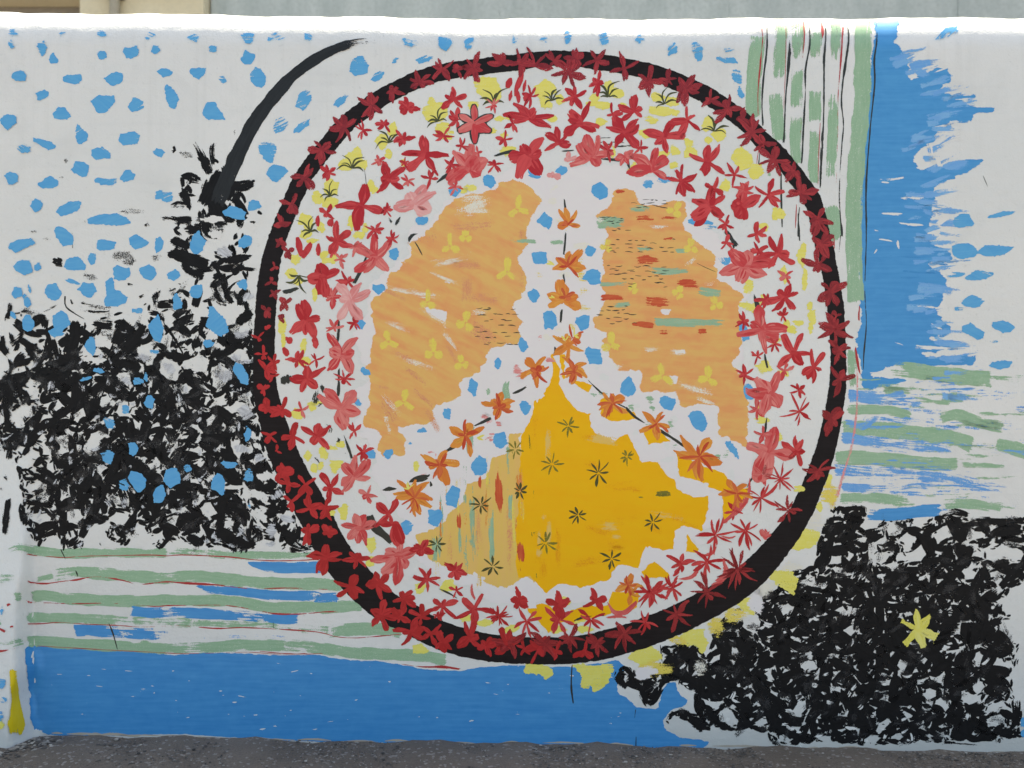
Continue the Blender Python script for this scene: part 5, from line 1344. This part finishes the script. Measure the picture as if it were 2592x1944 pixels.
def flowers(text, mat, n=5, spread=360, wid=.42, **kw):
    for t in P(text):
        x, y, r = t[:3]
        flower(x, y, r, mat, t[3] if len(t) > 3 else None, int(t[4]) if len(t) > 4 else n, t[5] if len(t) > 5 else spread, t[6] if len(t) > 6 else wid, **kw)

# inside the ring: x,y,radius,direction,petals,spread
flowers('''A2 1190,755,110,90,7,260 1515,700,120,95,6,230,.38 880,910,72,60,7,360,.3 1030,870,80,90,6,300 1160,970,90,90,6,280 1320,1080,165,80,5,350,.4 640,1205,80,90,6,360 1070,1255,140,90,6,300,.4 870,1440,175,80,5,330,.36
 A3 860,580,95,100,6,320,.36 700,680,105,95,6,280,.4 1120,780,125,95,6,270,.32 1490,840,130,75,6,340,.34 385,830,165,90,6,230,.36 740,870,165,90,6,230,.38 1060,930,140,95,6,260,.4 1330,960,160,70,5,360,.34 590,1000,110,85,5,220,.44 1630,1130,150,75,6,330,.36 1450,1270,120,70,7,360,.32 1820,1225,100,80,6,330,.3
 1650,1440,165,60,6,340,.44 1880,1450,160,100,5,360,.5 2060,1365,120,40,6,360,.32
 B2 630,110,70,95,4,300,.5 700,300,150,70,6,340,.36 600,560,140,100,5,330,.5 480,860,150,80,6,360,.44 540,1000,60,290,1,10,.8 490,1270,140,95,5,350,.44 350,990,60,320,1,10,.7
 B4 490,390,150,70,6,360,.34 540,700,135,70,6,350,.36 600,1090,150,70,5,350,.4 740,1190,125,60,6,360,.34
 C2 560,290,130,90,5,360,.4 650,650,120,80,6,330,.34 1060,830,150,100,4,300,.34 1290,1080,90,60,6,360,.5 1330,1290,105,70,7,350,.34 1530,1230,95,90,6,360,.46 1440,1480,110,80,6,360,.36 1660,1500,150,100,6,340,.34 1110,900,160,250,3,100,.4
 C4 620,390,110,60,6,360,.38''', 'red')
flowers('''A2 1630,1180,180,80,6,200,.5 A3 820,1100,165,80,6,240,.46 1240,1180,160,80,5,220,.5 B2 960,420,160,60,6,330,.46 730,1090,165,70,6,350,.46 730,1470,180,80,6,340,.46 C2 820,570,150,80,6,350,.46 850,930,125,60,7,300,.44 1130,1130,190,80,7,340,.44 B3 1900,470,190,80,6,350,.44 2010,930,180,80,6,350,.46 2060,1370,185,80,6,340,.46 C3 2050,400,200,70,5,330,.46''', 'rose', tipn=.28)
flowers('''A2 1240,1430,180,80,5,200,.5 B2 790,720,150,60,6,360,.42 A3 660,1120,60,90,3,120,.7 A3 550,1230,60,90,3,160,.7''', 'pink')
flowers('A2 2040,1090,175,90,6,300,.5 ', 'red', tipn=.3, light=.1)
x, y, r, *_ = P('A2 1665,865,145')[0]
flower(x, y, r, 'rose', 85, 6, 360, .42, outline='ink', label='six petalled red flower outlined in black', tipn=.3, even=True, layer=19)
# broken flowers of short separate dabs
for t in P('A3 245,580,50,80,70 325,560,46,120,75 300,610,36,140,80 355,600,30,90,80 255,670,30,80,80 310,680,36,90,95 360,680,40,70,80'):
    x, y, w, l, a = t
    c, s = math.cos(R_(a)) * l * SC * .5, -math.sin(R_(a)) * l * SC * .5
    line('petal_dab', 'red', [(x - c, y - s), (x, y), (x + c, y + s)], [w * SC * .5, w * SC, w * SC * .4], 17, dry=(.05, 0, .2), rag=2, step=4)
for t in P('B2 435,340,50,130,100 490,370,50,130,60 460,390,50,60,20 568,365,40,90,90 565,165,40,80,90 545,1000,50,90,110 340,1080,50,70,120 655,175,50,60,80'):
    x, y, w, l, a = t
    c, s = math.cos(R_(a)) * l * SC * .5, -math.sin(R_(a)) * l * SC * .5
    line('petal_dab', 'red', [(x - c, y - s), (x, y), (x + c, y + s)], [w * SC * .6, w * SC, w * SC * .5], 17, dry=(.05, 0, .2), rag=2, step=4)
# spiky flowers, lower right
flowers('''B4 640,1500,140,80,9,330,.16 C4 370,720,150,80,10,330,.15 510,590,115,70,10,300,.14 C3 1690,980,160,60,10,340,.16 1900,950,140,70,9,330,.17 1630,1170,150,50,9,340,.2 1250,1380,140,300,8,340,.24 1380,1340,110,300,7,340,.26 2140,590,100,80,9,330,.16 1450,1180,110,90,7,360,.3
 C2 1830,1540,95,80,11,360,.22 C3 370,1580,130,280,7,260,.26 590,1570,120,270,8,330,.3 820,1570,130,260,7,260,.26 1200,1590,110,270,7,300,.24 D3 1230,430,120,280,8,330,.24 1390,400,110,280,7,300,.26''', 'red', tipn=.18)
flowers('''C2 1975,1440,110,90,5,300,.46 C3 590,1470,110,90,5,300,.46 850,1440,100,80,5,260,.46 170,1550,80,80,10,360,.26''', 'deep')
# orange and red flowers along the branches
flowers('B3 660,180,110,90,5,240,.4 660,470,140,85,6,230,.4 630,720,140,90,6,230,.44 660,1030,150,60,6,300,.36 430,1200,130,100,6,340,.4 700,1190,120,80,6,340,.36 960,1440,130,80,7,340,.34 1270,1590,130,100,6,340,.38 B2 1830,1450,120,90,7,360,.38 C2 1610,290,140,90,5,360,.36 1410,480,150,110,6,340,.38 1230,700,150,90,9,340,.3 C3 1570,430,180,80,7,330,.34 1830,680,130,90,6,340,.34 1080,1330,110,90,6,320,.4 1090,1390,80,10,4,180,.4', 'orangep', light=-.1)
flowers('B3 655,190,80,85,4,200,.32 655,480,110,85,5,220,.26 640,700,90,75,4,200,.3 690,990,120,50,5,260,.26 440,1220,110,290,5,280,.34 700,1220,100,80,6,320,.3 970,1440,110,60,6,340,.24 1280,1580,100,60,5,300,.26 B2 1840,1470,100,280,6,340,.3 C2 1600,280,120,100,5,320,.28 1420,490,110,80,6,320,.3 1240,720,130,70,8,340,.2 C3 1580,430,150,70,7,330,.2 1840,690,120,90,5,340,.24 1080,1330,90,90,6,320,.3', 'vermil', layer=18, tipn=.25)
flowers('B3 700,970,70,40,3,80,.24 560,470,60,150,2,40,.3 560,700,50,160,2,40,.3 C2 1200,660,70,110,4,100,.2 1680,300,60,0,2,50,.3 B3 640,1000,50,90,2,60,.3', 'yellow', layer=19)
# stray red petal curls low right
stripes('petal_stroke', 'rose', 17, [((14, 40, 46, 30), 'C3 930,1440 980,1520 1060,1520 1140,1440', (.1, .2, .3)), ((10, 50, 40), 'C3 1930,560 1900,740 1740,900', (.5, .4, .3)), ((20, 60, 20), 'C3 1740,1140 1760,1260 1640,1340', (.3, .3, .4)), ((20, 80, 20), 'C3 2000,920 2040,980 2080,950', (.3, .2, .3)), ((8, 30, 14), 'C2 1650,1290 1640,1370 1670,1440', (.5, .3, .2)),
    ((14, 20, 12), 'C3 1730,985 1790,1000 1830,985', (.0, .0, 0)), ((10, 40, 10), 'C3 1420,1290 1530,1270 1590,1160', (.1, 0, .1)), ((8, 30, 8), 'C3 1700,1050 1660,1110 1580,1120', (.1, 0, .1)), ((14, 26, 12), 'C3 920,1560 1000,1550 1080,1560', (.3, .2, .4))], rag=3)
# flowers painted across the black ring, children of the ring
flowers('''A2 1090,640,90,80,6,320 1280,575,95,85,6,300 1435,485,100,80,7,360,.34 1660,480,120,80,8,360,.34 1855,440,105,80,5,220,.36 2080,460,125,85,7,220,.3 940,735,110,70,6,340 745,890,115,80,7,340,.38 595,1050,110,80,6,340 470,1240,110,85,5,360,.44 380,1430,90,100,4,320,.5 310,1560,70,90,3,200,.6
 A3 660,500,125,80,7,320,.36 860,425,120,80,6,340,.4 1050,480,120,100,5,320,.36 1215,570,115,70,7,330,.36 1485,620,125,70,7,330,.38 1770,760,130,60,8,360,.32 1945,930,130,60,8,360,.34 2100,1120,120,50,7,360,.36
 A4 650,1350,120,60,7,360,.36 770,1540,125,70,6,360,.4 B4 770,470,115,70,6,340,.4 860,660,125,80,6,360,.4 885,920,140,60,9,360,.3 920,1270,130,70,5,360,.34 870,1550,130,80,5,360,.4
 B2 310,190,60,95,3,200,.6 300,310,70,110,4,300,.5 355,375,60,80,4,320,.5 265,490,60,90,3,220,.6 240,590,46,90,3,260,.6 260,670,60,80,4,300,.5 340,735,70,80,4,320,.5 210,790,60,90,4,300,.5 300,830,60,330,2,60,.6 C4 770,530,120,70,7,360,.3 560,800,120,60,8,360,.26 200,1220,160,50,9,360,.2''', 'crimson', layer=18, parent=ring)
flowers('''B2 205,920,44,90,2,60,.7 150,980,60,120,4,320,.4 185,1100,70,90,5,330,.4 260,1150,80,80,5,330,.4 200,1200,90,20,4,200,.4 250,1250,46,270,3,200,.6 185,1340,70,90,4,320,.5 215,1470,95,80,5,360,.5 310,1490,90,60,5,360,.5
 C2 230,280,70,90,4,320,.5 390,290,100,80,4,360,.44 275,390,46,20,2,120,.5 315,530,100,70,5,340,.5 360,620,90,90,4,360,.5 480,630,105,80,4,300,.4 380,745,70,80,4,320,.5 620,790,90,80,5,340,.5 500,950,100,90,5,340,.5 640,960,85,70,5,360,.5 620,1140,130,90,6,360,.4 840,1150,95,70,6,360,.42 800,1340,120,100,6,360,.42 990,1320,115,80,6,360,.44
 1170,1430,115,70,6,360,.44 1010,1540,120,100,6,360,.42 1290,1550,95,80,6,360,.42 D2 1220,710,120,80,6,360,.42 1440,780,90,80,6,360,.44 1630,750,120,70,6,360,.42 1890,780,130,70,6,360,.42 2110,820,120,270,6,260,.34 1400,590,60,80,5,360,.44''', 'deep', layer=18, parent=ring)
flowers('''D3 250,780,130,280,6,330,.38 490,790,125,275,7,280,.3 670,750,115,270,7,280,.3 860,780,115,270,7,280,.3 1050,720,135,275,7,300,.3 1420,580,135,280,8,320,.28 1630,430,140,290,8,340,.24 1850,270,150,60,9,360,.18''', 'crimson', layer=18, parent=ring)

# small flowers filling the gaps on the ring and in the flower band
mid = .5 * (outer + inner)
midp, _ = resample(mid, 30, True)
for p in midp:
    if not (p[0] > 1560 and p[1] > 900) and all((p[0] - f[0]) ** 2 + (p[1] - f[1]) ** 2 > 37 ** 2 for f in FLOWERS if f[3]):
        low = p[1] > 760
        flower(p[0] + rnd.uniform(-7, 7), p[1] + rnd.uniform(-7, 7), rnd.uniform(75, 105), 'deep' if low and p[0] < 1500 else 'crimson', None, rnd.choice((4, 5, 6)), 330, .44, layer=18, parent=ring)
field = np.array([p[:2] for p in pale])
inn = np.array(inner[::2])
added = 0
for k in range(900):
    a = rnd.uniform(0, 6.283)
    rr = rnd.uniform(420, 640)
    q = np.array([[1390 + rr * math.cos(a), 905 + rr * 1.05 * math.sin(a)]])
    if not in_poly(q, inn)[0] or in_poly(q, field)[0]:
        continue
    x, y = q[0]
    dmin = min((x - f[0]) ** 2 + (y - f[1]) ** 2 for f in FLOWERS) ** .5
    if dmin > 41:
        if k % 5 < 2:
            patch('yellow_patch', 'yellow', oval(x, y, rnd.uniform(10, 27), rnd.uniform(9, 22), 0, 8, .3), 11, rag=9, amp=1.5, step=5, grid=10, drygrad=(rnd.uniform(0, 6), .5))
        elif added < 70 and dmin > 43:
            flower(x, y, rnd.uniform(60, 90), rnd.choice(('red', 'red', 'rose')), None, rnd.choice((5, 6, 6, 7)), 330, .36)
            added += 1
# yellow flower on the black thicket
x, y, r, *_ = P('D4 1470,690,150')[0]
flower(x, y, r * 1.1, 'yellow', 100, 6, 360, .36, layer=19, tipn=.55, even=True, label='lone yellow flower on the black thicket')
# yellow drip on the buttress
line('yellow_drip', 'mustard', P('D1 88,955 98,1100 108,1250 112,1340 105,1430'), [x * SC for x in (48, 56, 86, 120, 100)], 12, dry=(.2, .1, .05, .05, .2), rag=4, label='mustard yellow drip painted at the foot of the left corner')

# ------------------------------------------------------------------ gravel along the foot of the wall
gr = random.Random(3)
gv, gf, gs = [], [], []
def stone(x, y, s, shade):
    b = len(gv)
    z = float(ground_z(x)) + s * .25
    k = 6
    h = s * gr.uniform(.45, .8)
    a0 = gr.uniform(0, 6)
    for lv, rr, zz in ((0, .8, -.35), (1, 1.0, .2)):
        for i in range(k):
            a = a0 + 6.283 * i / k + lv * .4
            q = s * rr * gr.uniform(.75, 1.2)
            gv.append((x + q * math.cos(a), y + q * .85 * math.sin(a), z + h * zz))
    gv.append((x + s * .15, y, z + h * .75))
    for i in range(k):
        j = (i + 1) % k
        gf.append((b + i, b + j, b + k + j, b + k + i))
        gf.append((b + k + i, b + k + j, b + 2 * k))
    gs.extend([shade] * (2 * k + 1))
for _ in range(6500):
    x = gr.uniform(-2.1, 2.1)
    y = -abs(gr.gauss(0, .16)) - .012
    y -= float(buttress(np.array(x), np.array(0.02)))
    stone(x, y, min(.007, .0011 + gr.expovariate(1 / .0012)), min(1, max(0, gr.gauss(.42, .22))) if gr.random() < .93 else gr.uniform(.8, 1))
for _ in range(420):
    x = gr.gauss(-1.66, .13)
    y = -.03 - abs(gr.gauss(0, .05)) - float(buttress(np.array(x), np.array(0.02)))
    stone(x, y, min(.016, .003 + gr.expovariate(1 / .0028)), gr.uniform(.1, .95))
for _ in range(500):
    x = gr.gauss(.9, .7)
    stone(x, -.02 - abs(gr.gauss(0, .03)), gr.uniform(.0015, .005), gr.uniform(.1, .8))
gravel = mesh_obj('gravel', gv, gf, gravel_material())
a = gravel.data.attributes.new('shade', 'FLOAT', 'POINT')
a.data.foreach_set('value', np.array(gs, np.float32))
tag(gravel, 'loose grey gravel and grit scattered along the foot of the wall', None, kind='stuff')
